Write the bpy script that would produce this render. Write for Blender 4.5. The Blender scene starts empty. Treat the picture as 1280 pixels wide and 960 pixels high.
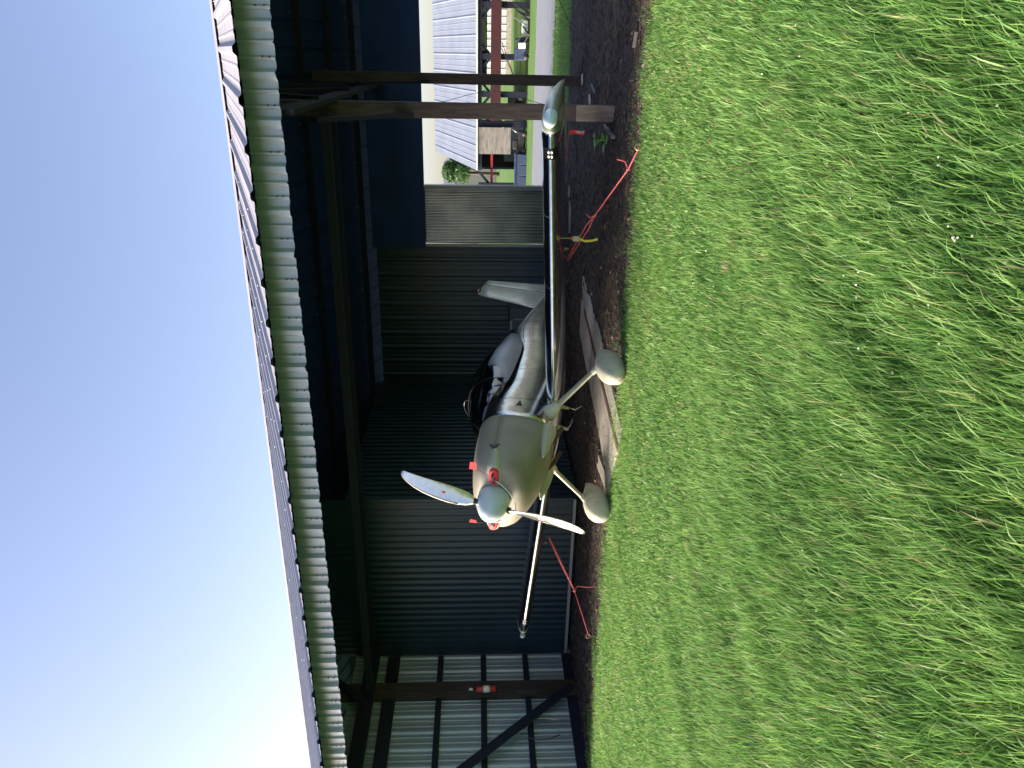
import bpy, bmesh, math, random
import numpy as np
from mathutils import Vector, Matrix
random.seed(7); rng = np.random.default_rng(11)
R = math.radians; PI = math.pi
scene = bpy.context.scene; COL = scene.collection

# ------------------------------------------------------------------ camera, sky, light
CAMH = 1.6; PITCH = math.atan(44/924)
cam = bpy.data.cameras.new('camera'); camo = bpy.data.objects.new('camera', cam); COL.objects.link(camo)
cam.sensor_width = 36; cam.lens = 26.0; cam.clip_start = .05; cam.clip_end = 3000
fwd = Vector((0, math.cos(PITCH), -math.sin(PITCH))); upv = Vector((0, math.sin(PITCH), math.cos(PITCH))); rt = Vector((1, 0, 0))
# the phone was held sideways: the picture's left edge is up
M3 = Matrix((-upv, rt, -fwd)).transposed()
camo.matrix_world = Matrix.Translation((0, 0, CAMH)) @ M3.to_4x4()
scene.camera = camo

SUN_EL, SUN_AZ = R(22), R(-84)          # azimuth from +Y (the view), positive to the right
w = bpy.data.worlds.new('World'); scene.world = w; w.use_nodes = True
nt = w.node_tree; bg = nt.nodes['Background']; bg.inputs[1].default_value = .105
sky = nt.nodes.new('ShaderNodeTexSky'); sky.sky_type = 'NISHITA'; sky.sun_disc = False
sky.sun_elevation = SUN_EL; sky.sun_rotation = SUN_AZ
sky.air_density = 1.0; sky.dust_density = 2.4; sky.ozone_density = 2.0
wb = nt.nodes.new('ShaderNodeMix'); wb.data_type = 'RGBA'; wb.blend_type = 'MULTIPLY'; wb.inputs[0].default_value = 1; wb.inputs[7].default_value = (1.12, .975, .985, 1)   # the phone's white balance
nt.links.new(sky.outputs[0], wb.inputs[6]); nt.links.new(wb.outputs[2], bg.inputs[0])
sun = bpy.data.lights.new('sun', 'SUN'); sun.energy = 4.2; sun.angle = R(22); sun.color = (1, .90, .76)
suno = bpy.data.objects.new('sun', sun); COL.objects.link(suno)
sdir = Vector((math.sin(SUN_AZ)*math.cos(SUN_EL), math.cos(SUN_AZ)*math.cos(SUN_EL), math.sin(SUN_EL)))
suno.rotation_euler = sdir.to_track_quat('Z', 'Y').to_euler()
scene.view_settings.view_transform = 'Standard'; scene.view_settings.look = 'None'
scene.view_settings.exposure = 1.62; scene.view_settings.gamma = 1
scene.cycles.max_bounces = 6; scene.cycles.transparent_max_bounces = 8

# ------------------------------------------------------------------ helpers
def look(px, py):                        # ray through a pixel of the photograph
    u = (480-py)/924; v = (px-640)/924
    return Vector((u, math.cos(PITCH)-v*math.sin(PITCH), -math.sin(PITCH)-v*math.cos(PITCH)))
def at(px, py, z=0.0):                   # point of height z seen there
    d = look(px, py); k = (z-CAMH)/d.z; return Vector((0, 0, CAMH))+d*k
def atd(px, py, dep):                    # point at depth dep seen there
    d = look(px, py); return Vector((0, 0, CAMH))+d*(dep/d.y)
HA = R(24); cH, sH = math.cos(HA), math.sin(HA)
def W(s, t, z=0): return Vector((s*cH+t*sH, -s*sH+t*cH, z))
def ST(p): return (p.x*cH-p.y*sH, p.x*sH+p.y*cH)
def sstep(a, b, x):
    x = max(0., min(1., (x-a)/(b-a))); return x*x*(3-2*x)
def ground_z(x, y):
    t = x*sH+y*cH
    return -1.45*sstep(13.8, 52, t)*(1) if t > 13.8 else 0.0

def lerp(a, b, f): return a+(b-a)*f
class MB:
    def __init__(s): s.v = []; s.f = []; s.m = []; s.sm = []
    def add(s, vs, fs, mi=0, smooth=False):
        b = len(s.v); s.v += [tuple(v) for v in vs]
        for f in fs: s.f.append(tuple(b+i for i in f)); s.m.append(mi); s.sm.append(smooth)
        return s
    def box(s, lo, hi, fn=None, mi=0):
        x0, y0, z0 = lo; x1, y1, z1 = hi
        vs = [(x0,y0,z0),(x1,y0,z0),(x1,y1,z0),(x0,y1,z0),(x0,y0,z1),(x1,y0,z1),(x1,y1,z1),(x0,y1,z1)]
        if fn: vs = [fn(*v) for v in vs]
        return s.add(vs, [(0,3,2,1),(4,5,6,7),(0,1,5,4),(1,2,6,5),(2,3,7,6),(3,0,4,7)], mi)
    def bar(s, a, b, wd, ht, mi=0, up=Vector((0,0,1)), jit=0):
        a = Vector(a); b = Vector(b); d = (b-a).normalized()
        sd = d.cross(up)
        if sd.length < 1e-4: sd = d.cross(Vector((cH, -sH, 0)))
        sd.normalize(); u = sd.cross(d).normalized()
        vs = []
        for p in (a, b):
            for i, j in ((-1,-1),(1,-1),(1,1),(-1,1)): vs.append(p+sd*(wd/2*i)+u*(ht/2*j))
        return s.add(vs, [(0,1,2,3),(7,6,5,4),(0,4,5,1),(1,5,6,2),(2,6,7,3),(3,7,4,0)], mi)
    def tube(s, pts, r, n=8, mi=0, cap=True, ry=None):
        pts = [Vector(p) for p in pts]; rr = r if isinstance(r, (list, tuple)) else [r]*len(pts)
        rings = []; prev = None
        for i, p in enumerate(pts):
            d = (pts[min(i+1, len(pts)-1)]-pts[max(i-1, 0)]).normalized()
            if prev is None:
                a = d.cross(Vector((0,0,1)))
                if a.length < .05: a = d.cross(Vector((1,0,0)))
            else: a = prev-d*prev.dot(d)
            a.normalize(); prev = a; b = d.cross(a)
            rings.append([p+(a*math.cos(2*PI*k/n)+b*math.sin(2*PI*k/n))*rr[i] for k in range(n)])
        return s.loft(rings, mi, cap, True)
    def loft(s, rings, mi=0, cap=True, smooth=True, closed=True):
        n = len(rings[0]); b = len(s.v)
        for r_ in rings: s.v += [tuple(p) for p in r_]
        for i in range(len(rings)-1):
            for k in range(n if closed else n-1):
                k2 = (k+1) % n
                s.f.append((b+i*n+k, b+i*n+k2, b+(i+1)*n+k2, b+(i+1)*n+k)); s.m.append(mi); s.sm.append(smooth)
        if cap:
            s.f.append(tuple(b+k for k in range(n))[::-1]); s.m.append(mi); s.sm.append(smooth)
            e = b+(len(rings)-1)*n
            s.f.append(tuple(e+k for k in range(n))); s.m.append(mi); s.sm.append(smooth)
        return s
    def ball(s, c, r, n=10, mi=0, fn=None):
        c = Vector(c); rx, ry, rz = r if isinstance(r, (tuple, list)) else (r, r, r)
        rings = []
        for i in range(n//2+1):
            th = PI*i/(n//2); th = min(max(th, .02), PI-.02)
            rings.append([(rx*math.sin(th)*math.cos(2*PI*k/n), ry*math.sin(th)*math.sin(2*PI*k/n), rz*math.cos(th)) for k in range(n)])
        rings = [[(Vector(fn(*p)) if fn else Vector(p))+c for p in q] for q in rings]
        return s.loft(rings, mi, True, True)
    def build(s, name, mats, parent=None, origin=None, bevel=0, fixn=True):
        me = bpy.data.meshes.new(name)
        o0 = origin if origin is not None else (parent_origin(parent) if parent else Vector((0,0,0)))
        me.from_pydata([(v[0]-o0[0], v[1]-o0[1], v[2]-o0[2]) for v in s.v], [], s.f)
        me.polygons.foreach_set('material_index', s.m); me.polygons.foreach_set('use_smooth', s.sm)
        for m in (mats if isinstance(mats, (list, tuple)) else [mats]): me.materials.append(m)
        if fixn:
            bm = bmesh.new(); bm.from_mesh(me); bmesh.ops.recalc_face_normals(bm, faces=bm.faces); bm.to_mesh(me); bm.free()
        o = bpy.data.objects.new(name, me); COL.objects.link(o)
        if parent:
            o.parent = parent
            o.location = Vector(o0)-Vector(parent_origin(parent))
        else: o.location = o0
        o['_o'] = tuple(o0)
        if bevel:
            bv = o.modifiers.new('bevel', 'BEVEL'); bv.width = bevel; bv.segments = 2; bv.limit_method = 'ANGLE'; bv.angle_limit = R(40)
        return o
def parent_origin(p): return Vector(p['_o']) if '_o' in p else Vector(p.location)
def empty(name, loc, label=None, cat=None, group=None):
    o = bpy.data.objects.new(name, None); COL.objects.link(o); o.location = loc; o['_o'] = tuple(loc); o.empty_display_size = .2
    if label: tag(o, label, cat, group)
    return o
def tag(o, label=None, cat=None, group=None, kind=None):
    if label: o['label'] = label
    if cat: o['category'] = cat
    if group: o['group'] = group
    if kind: o['kind'] = kind
    return o

# ------------------------------------------------------------------ materials
def mat(name, base, rough=.6, metal=0, noise=None, bump=None, coat=0, spec=.5, c2=None, scale=6, detail=4, stretch=None, contrast=(.35,.65)):
    m = bpy.data.materials.new(name); m.use_nodes = True; nt = m.node_tree; b = nt.nodes['Principled BSDF']
    b.inputs['Base Color'].default_value = (*base, 1); b.inputs['Roughness'].default_value = rough; b.inputs['Metallic'].default_value = metal
    b.inputs['Coat Weight'].default_value = coat; b.inputs['Specular IOR Level'].default_value = spec
    tc = nt.nodes.new('ShaderNodeTexCoord'); mp = nt.nodes.new('ShaderNodeMapping'); nt.links.new(tc.outputs['Object'], mp.inputs[0])
    if stretch: mp.inputs['Scale'].default_value = stretch
    if c2:
        n = nt.nodes.new('ShaderNodeTexNoise'); n.inputs['Scale'].default_value = scale; n.inputs['Detail'].default_value = detail
        nt.links.new(mp.outputs[0], n.inputs['Vector'])
        cr = nt.nodes.new('ShaderNodeValToRGB'); cr.color_ramp.elements[0].position = contrast[0]; cr.color_ramp.elements[1].position = contrast[1]
        cr.color_ramp.elements[0].color = (*base, 1); cr.color_ramp.elements[1].color = (*c2, 1)
        nt.links.new(n.outputs[0], cr.inputs[0]); nt.links.new(cr.outputs[0], b.inputs['Base Color'])
    if bump:
        n2 = nt.nodes.new('ShaderNodeTexNoise'); n2.inputs['Scale'].default_value = bump[0]; n2.inputs['Detail'].default_value = 3
        nt.links.new(mp.outputs[0], n2.inputs['Vector'])
        bp = nt.nodes.new('ShaderNodeBump'); bp.inputs['Strength'].default_value = bump[1]; bp.inputs['Distance'].default_value = bump[2] if len(bump) > 2 else .01
        nt.links.new(n2.outputs[0], bp.inputs['Height']); nt.links.new(bp.outputs[0], b.inputs['Normal'])
    return m
M = {}
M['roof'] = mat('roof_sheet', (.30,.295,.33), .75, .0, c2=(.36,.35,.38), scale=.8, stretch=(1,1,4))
M['haze_liner'] = mat('haze_navy_liner', (.006,.030,.125), .8, c2=(.008,.036,.145), scale=2)  # bluish glare haze put into this colour
M['fascia'] = mat('fascia_sheet', (.27,.33,.41), .30, .15, c2=(.33,.39,.46), scale=2.5, bump=(60,.05,.002))
M['green'] = mat('haze_green_wall', (.006,.023,.042), .4, .1, c2=(.009,.029,.050), scale=1.2, stretch=(1,1,.3))  # own dark green, pushed to navy with the glare haze put in
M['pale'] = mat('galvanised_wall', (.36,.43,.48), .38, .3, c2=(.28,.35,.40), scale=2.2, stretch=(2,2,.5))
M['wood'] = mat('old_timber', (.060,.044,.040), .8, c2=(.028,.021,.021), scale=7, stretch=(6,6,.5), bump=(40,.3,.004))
M['shaded_wood'] = mat('shaded_timber', (.009,.012,.030), .9, c2=(.006,.008,.022), scale=7, stretch=(6,6,.5), bump=(40,.3,.004))  # timber with interior shade and bluish haze put into its colour
M['galv'] = mat('corrugated_galvanised', (.30,.31,.33), .22, .9, c2=(.20,.21,.23), scale=2)
M['trim'] = mat('pale_trim', (.16,.18,.19), .35, .3)
M['screw'] = mat('screw_heads', (.6,.6,.6), .4, .5)
M['rail_reflection'] = mat('rail_reflection_grey', (.20,.225,.26), .3, .45, c2=(.16,.18,.21), scale=5)  # canopy rail grey, with the glass reflection put into the colour
M['alu'] = mat('polished_aluminium', (.66,.645,.60), .21, 1, c2=(.46,.455,.42), scale=7, bump=(4,.35,.012))
M['aluw'] = mat('wing_skin', (.60,.63,.66), .15, 1, c2=(.48,.51,.54), scale=14, bump=(7,.05,.008))
M['fin'] = mat('fin_skin', (.74,.69,.58), .42, .3, c2=(.58,.60,.54), scale=6, bump=(7,.2,.01))
M['cowl'] = mat('cowl_primer', (.235,.21,.165), .62, 0, c2=(.30,.27,.215), scale=2.6, bump=(90,.06,.002), coat=.12)
M['cheek'] = mat('pale_primer', (.42,.42,.30), .45, 0, c2=(.35,.35,.25), scale=6)
M['gear'] = mat('gear_primer', (.60,.55,.38), .42, 0, c2=(.50,.46,.32), scale=8, coat=.1)
M['pant'] = mat('fairing_primer', (.48,.47,.36), .5, 0, c2=(.34,.33,.25), scale=7, bump=(30,.08,.004), contrast=(.45,.7))
M['spin'] = mat('spinner_paint', (.52,.60,.62), .42, 0, coat=.1, c2=(.47,.55,.57), scale=4)
M['blade'] = mat('blade_metal', (.62,.62,.60), .16, .9, bump=(9,.35,.012))
M['bladeW'] = mat('blade_edge', (.34,.31,.23), .5, 0)
M['bladeB'] = mat('blade_root_black', (.012,.012,.014), .25, 0)
M['black'] = mat('black_rubber', (.016,.016,.017), .6)
M['blackg'] = mat('black_gloss', (.01,.01,.012), .2)
M['red'] = mat('red_foam', (.62,.035,.055), .7)
M['redtag'] = mat('red_fabric', (.62,.03,.045), .8)
M['rope'] = mat('red_rope', (.60,.045,.06), .85, c2=(.75,.22,.22), scale=160)
M['white'] = mat('white_paint', (.75,.74,.70), .5)
M['cord'] = mat('white_cord', (.78,.76,.70), .6)
M['yellow'] = mat('yellow_strap', (.65,.55,.05), .7)
M['steel'] = mat('bare_steel', (.45,.43,.40), .35, .9)
M['rust'] = mat('rusty_steel', (.065,.032,.026), .85, c2=(.10,.045,.034), scale=12)
M['conc'] = mat('weathered_concrete', (.40,.365,.32), .9, c2=(.27,.245,.21), scale=5, detail=8, bump=(60,.3,.006))
M['soil'] = mat('damp_soil', (.020,.015,.013), .95, c2=(.15,.095,.062), scale=14, detail=14, bump=(80,1,.03), contrast=(.42,.68), stretch=(1,1,1))
M['asph'] = mat('grey_asphalt', (.17,.18,.20), .85, c2=(.21,.22,.24), scale=3, detail=8, bump=(150,.2,.004))
M['line'] = mat('road_paint', (.62,.62,.60), .7)
M['seat'] = mat('seat_fabric', (.05,.055,.065), .8)
M['plate'] = mat('dull_grey_panel', (.06,.065,.085), .6)
M['ply'] = mat('weathered_plywood', (.26,.235,.22), .85, c2=(.11,.10,.095), scale=3, stretch=(.6,.6,3.5), contrast=(.35,.75))
M['blueroof'] = mat('blue_grey_roof', (.20,.23,.29), .7, .0, c2=(.235,.265,.325), scale=.7)
M['redbeam'] = mat('red_steel_beam', (.055,.008,.012), .5, c2=(.035,.007,.010), scale=2)
M['redbeam2'] = mat('bright_red_steel', (.35,.02,.025), .5)
M['shed'] = mat('white_ribbed_shed', (.55,.58,.57), .5, c2=(.48,.51,.50), scale=2)
M['navy'] = mat('navy_plastic', (.035,.05,.11), .45, c2=(.045,.065,.13), scale=3)
M['tan'] = mat('tan_wall', (.50,.42,.36), .9)
M['houseg'] = mat('grey_siding', (.40,.40,.38), .8)
M['houser'] = mat('slate_roof', (.16,.17,.22), .8)
M['leafp'] = mat('weed_leaf', (.10,.30,.04), .5, c2=(.14,.36,.05), scale=20)
M['beacon'] = mat('red_lens', (.10,.006,.012), .2, 0, coat=.5)
M['exred'] = mat('extinguisher_red', (.40,.03,.03), .35)
M['bark'] = mat('bark', (.07,.055,.045), .9)

def attr_mat(name, ramp, trans=.35, rough=.5, spec=.3):
    m = bpy.data.materials.new(name); m.use_nodes = True; nt = m.node_tree; b = nt.nodes['Principled BSDF']
    at_ = nt.nodes.new('ShaderNodeAttribute'); at_.attribute_name = 'rnd'
    cr = nt.nodes.new('ShaderNodeValToRGB'); els = cr.color_ramp.elements
    els[0].position, els[0].color = ramp[0][0], (*ramp[0][1], 1)
    els[1].position, els[1].color = ramp[-1][0], (*ramp[-1][1], 1)
    for p, c in ramp[1:-1]: e = els.new(p); e.color = (*c, 1)
    nt.links.new(at_.outputs['Fac'], cr.inputs[0]); nt.links.new(cr.outputs[0], b.inputs['Base Color'])
    b.inputs['Roughness'].default_value = rough; b.inputs['Specular IOR Level'].default_value = spec
    tr = nt.nodes.new('ShaderNodeBsdfTranslucent'); nt.links.new(cr.outputs[0], tr.inputs[0])
    mx = nt.nodes.new('ShaderNodeMixShader'); mx.inputs[0].default_value = trans
    nt.links.new(b.outputs[0], mx.inputs[1]); nt.links.new(tr.outputs[0], mx.inputs[2]); nt.links.new(mx.outputs[0], nt.nodes['Material Output'].inputs[0])
    return m
M['grass'] = attr_mat('grass_blades', [(0,(.042,.125,.035)),(.35,(.108,.245,.060)),(.65,(.190,.360,.085)),(.86,(.31,.45,.15)),(.93,(.30,.30,.12)),(1,(.38,.31,.19))], .45, .5, .3)
M['leaf'] = attr_mat('tree_leaves', [(0,(.05,.10,.045)),(.5,(.08,.16,.06)),(1,(.14,.22,.08))], .3)

def glass(name, tint, fres=1.5, gl=1.0):
    m = bpy.data.materials.new(name); m.use_nodes = True; nt = m.node_tree; nt.nodes.remove(nt.nodes['Principled BSDF'])
    t = nt.nodes.new('ShaderNodeBsdfTransparent'); t.inputs[0].default_value = (*tint, 1)
    g = nt.nodes.new('ShaderNodeBsdfGlossy'); g.inputs['Roughness'].default_value = .04; g.inputs[0].default_value = (gl, gl, gl, 1)
    f = nt.nodes.new('ShaderNodeFresnel'); f.inputs[0].default_value = fres
    mx = nt.nodes.new('ShaderNodeMixShader'); nt.links.new(f.outputs[0], mx.inputs[0])
    nt.links.new(t.outputs[0], mx.inputs[1]); nt.links.new(g.outputs[0], mx.inputs[2]); nt.links.new(mx.outputs[0], nt.nodes['Material Output'].inputs[0])
    return m
M['glass'] = glass('canopy_glass', (.62,.68,.74), 1.9)
M['lens'] = glass('clear_lens', (.85,.9,.92), 1.7)

def ground_mat():
    m = bpy.data.materials.new('turf_soil'); m.use_nodes = True; nt = m.node_tree; b = nt.nodes['Principled BSDF']; b.inputs['Roughness'].default_value = .95
    tc = nt.nodes.new('ShaderNodeTexCoord')
    n = nt.nodes.new('ShaderNodeTexNoise'); n.inputs['Scale'].default_value = 30; n.inputs['Detail'].default_value = 8
    n2 = nt.nodes.new('ShaderNodeTexNoise'); n2.inputs['Scale'].default_value = .45; n2.inputs['Detail'].default_value = 3
    for q in (n, n2): nt.links.new(tc.outputs['Object'], q.inputs['Vector'])
    cr = nt.nodes.new('ShaderNodeValToRGB'); e = cr.color_ramp.elements
    e[0].position = .35; e[0].color = (.055,.12,.022,1); e[1].position = .65; e[1].color = (.14,.26,.045,1)
    cr2 = nt.nodes.new('ShaderNodeValToRGB'); e = cr2.color_ramp.elements
    e[0].position = .4; e[0].color = (.8,.9,.8,1); e[1].position = .65; e[1].color = (1.15,1.1,.9,1)
    nt.links.new(n.outputs[0], cr.inputs[0]); nt.links.new(n2.outputs[0], cr2.inputs[0])
    mx = nt.nodes.new('ShaderNodeMix'); mx.data_type = 'RGBA'; mx.blend_type = 'MULTIPLY'; mx.inputs[0].default_value = 1
    nt.links.new(cr.outputs[0], mx.inputs[6]); nt.links.new(cr2.outputs[0], mx.inputs[7]); nt.links.new(mx.outputs[2], b.inputs['Base Color'])
    bp = nt.nodes.new('ShaderNodeBump'); bp.inputs['Distance'].default_value = .04; nt.links.new(n.outputs[0], bp.inputs['Height']); nt.links.new(bp.outputs[0], b.inputs['Normal'])
    return m
M['turf'] = ground_mat()

# ------------------------------------------------------------------ ground
tv = [-900,-300,-100,-40,-20,-10,0,3,6,7,8,10,12]+[13.8+i*1.5 for i in range(28)]+[60,70,90,130,200,400,900,1800]
sv = [-1500,-500,-200,-90,-50,-30,-20,-12,-6,0,6,12,20,30,50,90,200,500,1500]
g = MB(); vs = []
for t in tv:
    for s in sv:
        p = W(s, t); vs.append((p.x, p.y, ground_z(p.x, p.y)))
n = len(sv)
g.add(vs, [(i*n+j, i*n+j+1, (i+1)*n+j+1, (i+1)*n+j) for i in range(len(tv)-1) for j in range(n-1)], 0, True)
o = g.build('ground', M['turf']); tag(o, kind='structure')

def vnoise(x, y, seed=0):
    a = math.sin(x*1.7+seed)*math.cos(y*2.3-seed*1.3)+.6*math.sin(x*3.9-y*2.7+seed*2)+.4*math.sin(x*7.3+y*6.1+seed)+.25*math.sin(x*15.1-y*13.3+seed*3)
    return a/2.2
# soil of the hangar floor, a lumpy sheet whose rim dips under the turf
S0, S1, T0, T1 = -9.6, 9.0, 7.2, 14.3; st_ = .035
ns = int((S1-S0)/st_)+1; ntt = int((T1-T0)/st_)+1
hn = rng.normal(0, 1, (ntt, ns))
def blur(a, k):
    for ax in (0, 1):
        a = sum(np.roll(a, i, ax) for i in range(-k, k+1))/(2*k+1)
    return a
hn = blur(hn, 1)*.020+blur(rng.normal(0, 1, (ntt, ns)), 4)*.045+blur(rng.normal(0, 1, (ntt, ns)), 14)*.12
g = MB(); vs = []
for i in range(ntt):
    for j in range(ns):
        s, t = S0+j*st_, T0+i*st_
        e0 = 7.42+.13*vnoise(s*.8, 1)+.05*vnoise(s*4, 3)
        e1 = 13.85+.3*vnoise(s*.7, 5)
        rim = min(sstep(e0-.15, e0+.12, t), 1-sstep(e1-.2, e1+.15, t))
        z = -.03+rim*.045+hn[i, j]*rim
        z = max(z, .004) if rim > .75 else z
        p = W(s, t, z); vs.append(p)
g.add(vs, [(i*ns+j, i*ns+j+1, (i+1)*ns+j+1, (i+1)*ns+j) for i in range(ntt-1) for j in range(ns-1)], 0, True)
o = g.build('dirt_floor', M['soil'], fixn=False); tag(o, kind='structure')

# gravel and crumbs lying on the soil
def scatter_stuff(name, pts, szr, mats, kind='stuff', col=None, label=None, cat=None):
    V = []; F = []; mi = []
    for p in pts:
        r_ = random.uniform(*szr)*(1+2*(random.random() < .04 and name == 'gravel')); b = len(V)
        for d in ((1,0,0),(-1,0,0),(0,1,0),(0,-1,0),(0,0,.7),(0,0,-.7)):
            V.append((p[0]+d[0]*r_*random.uniform(.6,1.4), p[1]+d[1]*r_*random.uniform(.6,1.4), p[2]+d[2]*r_*random.uniform(.5,1.1)))
        k = random.choices(range(len(mats)), [8]+[2]*(len(mats)-1))[0]
        for f in ((0,2,4),(2,1,4),(1,3,4),(3,0,4),(2,0,5),(1,2,5),(3,1,5),(0,3,5)): F.append(tuple(b+q for q in f)); mi.append(k)
    me = bpy.data.meshes.new(name); me.from_pydata(V, [], F); me.polygons.foreach_set('material_index', mi)
    for m_ in mats: me.materials.append(m_)
    o = bpy.data.objects.new(name, me); COL.objects.link(o); tag(o, label, cat, kind=kind); return o
M['crumb'] = mat('soil_crumb', (.05,.036,.028), .95)
M['crumb2'] = mat('pale_gravel', (.22,.19,.16), .9)
M['crumb3'] = mat('dead_leaf', (.20,.11,.06), .9)
pts = []
for i in range(9000):
    s = random.uniform(-9.2, 4); t = 7.35+abs(random.gauss(0, 1.1))
    if t > 13.5: continue
    p = W(s, t, .012+random.uniform(-.005, .012)); pts.append(p)
scatter_stuff('gravel', pts, (.004,.014), [M['crumb'],M['crumb2'],M['crumb3']], label='loose gravel and crumbs strewn over the bare soil', cat='gravel')

# concrete strip with a rusty track let into it
def quadslab(name, pl, z0, z1, m, parent=None):
    g = MB(); k = len(pl)
    vs = [(p[0], p[1], z0) for p in pl]+[(p[0], p[1], z1) for p in pl]
    g.add(vs, [tuple(range(k))[::-1], tuple(range(k, 2*k))]+[(i, (i+1) % k, k+(i+1) % k, k+i) for i in range(k)])
    return g.build(name, m, parent)
cs = [at(728,334), at(745,377), at(757,437), at(767,478), at(779,526), at(772,560), at(763,592), at(745,575), at(729,425), at(729,385)]
# the strip runs straight into the hangar
A0, A1 = at(731,345), at(780,535); B0, B1 = at(727,415), at(764,607)
o = quadslab('concrete_strip', [A0, at(757,437), A1, at(773,570), B1, B0], -.05, .034, M['conc']); tag(o, kind='structure')
c0, c1 = at(730,387,.036), at(772,560,.036); d_ = (c1-c0).normalized(); n_ = Vector((-d_.y, d_.x, 0))*.045
quadslab('steel_track', [c0+n_, c1+n_, c1-n_, c0-n_], .03, .04, M['rust'], o)
o = quadslab('concrete_patch', [at(750,568), at(748,582), at(762,620), at(765,608)], -.04, .026, M['conc']); tag(o, kind='structure')

# road behind the hangar
def gz_at(px, py):                       # hit the sloping ground
    d = look(px, py); k = 5.
    for i in range(4000):
        p = Vector((0,0,CAMH))+d*k
        if p.z <= ground_z(p.x, p.y): return p
        k += .03
    return p
tR0, tR1 = ST(gz_at(694, 60))[1], ST(gz_at(671, 60))[1]
def strip(name, t0, t1, dz, m, s0=-120, s1=160, parent=None):
    g = MB(); k = 10
    rows = [[W(s_, t0+(t1-t0)*i/k) for s_ in (s0, -40, 0, 40, s1)] for i in range(k+1)]
    vs = [(p.x, p.y, ground_z(p.x, p.y)+dz) for r_ in rows for p in r_]
    g.add(vs, [(i*5+j, i*5+j+1, (i+1)*5+j+1, (i+1)*5+j) for i in range(k) for j in range(4)], 0, True)
    o = g.build(name, m, parent)
    if not parent: tag(o, kind='structure')
    return o
rd = strip('road', tR0, tR1, .03, M['asph'])
strip('edge_line', tR1-.75, tR1-.6, .036, M['line'], parent=rd)

# ------------------------------------------------------------------ hangar
hg = empty('open_hangar', W(-4.9, 9.6), 'long open-fronted hangar with pale ribbed roof, dark green walls and timber posts', 'hangar')
SA, SB = -20.0, 2.4; TF, TBK = 6.8, 14.0; EZ = 3.495; RT, RZ = 10.5, 4.87; TE = 6.48
def rib_profile(u0, u1, pitch=.38, h=.028, minor=.004, phase=0):
    P = [(u0, 0)]; k0 = math.ceil((u0-phase)/pitch)
    u = phase+k0*pitch
    while u < u1-.06:
        if u > u0+.06: P += [(u-.05, 0), (u-.022, h), (u+.022, h), (u+.05, 0)]
        for q in (pitch/3, pitch*2/3):
            if u+q < u1-.03 and u+q > u0+.03: P += [(u+q-.022, 0), (u+q-.008, minor), (u+q+.008, minor), (u+q+.022, 0)]
        u += pitch
    P.append((u1, 0)); return sorted(set(P))
# roof: two ribbed slopes with a haze-tinted inner liner
g = MB()
prof = rib_profile(SA, SB)
for (ta, za, tb, zb) in ((TE, EZ, RT, RZ), (14.3, EZ, RT, RZ)):
    nl = Vector((0, -(zb-za), (tb-ta))).normalized()
    if nl.z < 0: nl = -nl
    top = []; bot = []
    for tt, zz in ((ta, za), (tb, zb)):
        top.append([W(s, tt+nl.y*h, zz+nl.z*h) for s, h in prof])
        bot.append([W(s, tt+nl.y*(h-.0015)-0, zz+nl.z*(h-.0025)) for s, h in prof])
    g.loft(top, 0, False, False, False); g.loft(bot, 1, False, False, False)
g.build('roof', [M['roof'], M['haze_liner']], hg, fixn=False)
g = MB(); nn = 3
for i in range(1): g.loft([[W(SA, RT-.18, RZ-.03), W(SA, RT, RZ+.055), W(SA, RT+.18, RZ-.03)], [W(SB, RT-.18, RZ-.03), W(SB, RT, RZ+.055), W(SB, RT+.18, RZ-.03)]], 0, False, False, False)
rc = g.build('ridge_cap', M['roof'], hg)
# fascia panel on the front
FZ = 3.27
g = MB(); prof = rib_profile(SA, SB, phase=.19, h=.045, minor=.020)
g.loft([[W(s, TF-h, FZ+.012*((i % 7) == 0)) for i, (s, h) in enumerate(prof)], [W(s, TF-h, EZ+.075) for s, h in prof]], 0, False, False, False)
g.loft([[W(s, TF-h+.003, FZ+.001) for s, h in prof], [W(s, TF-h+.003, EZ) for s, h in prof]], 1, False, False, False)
fa = g.build('fascia', [M['fascia'], M['haze_liner']], hg, fixn=False)
s = SA+.19
while s < 1.2:
    if s > -8.6:
        for dz in (.05, .11):
            p = W(s, TF-.024, FZ+dz+random.uniform(-.01,.01)); g = MB(); g.box((p.x-.006, p.y-.006, p.z-.006), (p.x+.006, p.y+.006, p.z+.006)); g.build('screw', M['rust'], fa)
    s += .38
# back fascia and header
g = MB(); g.box((-3.34, 13.80, 2.56), (SB, 13.86, EZ+.05), W); g.build('back_header', M['haze_liner'], hg)
g = MB(); g.box((SA, 14.06, 0), (-6.2, 14.10, EZ+.05), W); g.build('back_wall', M['green'], hg)
g = MB(); g.box((SA, 6.84, 3.42), (SB, 6.90, 3.56), W); g.build('front_header', M['shaded_wood'], hg)
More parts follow.
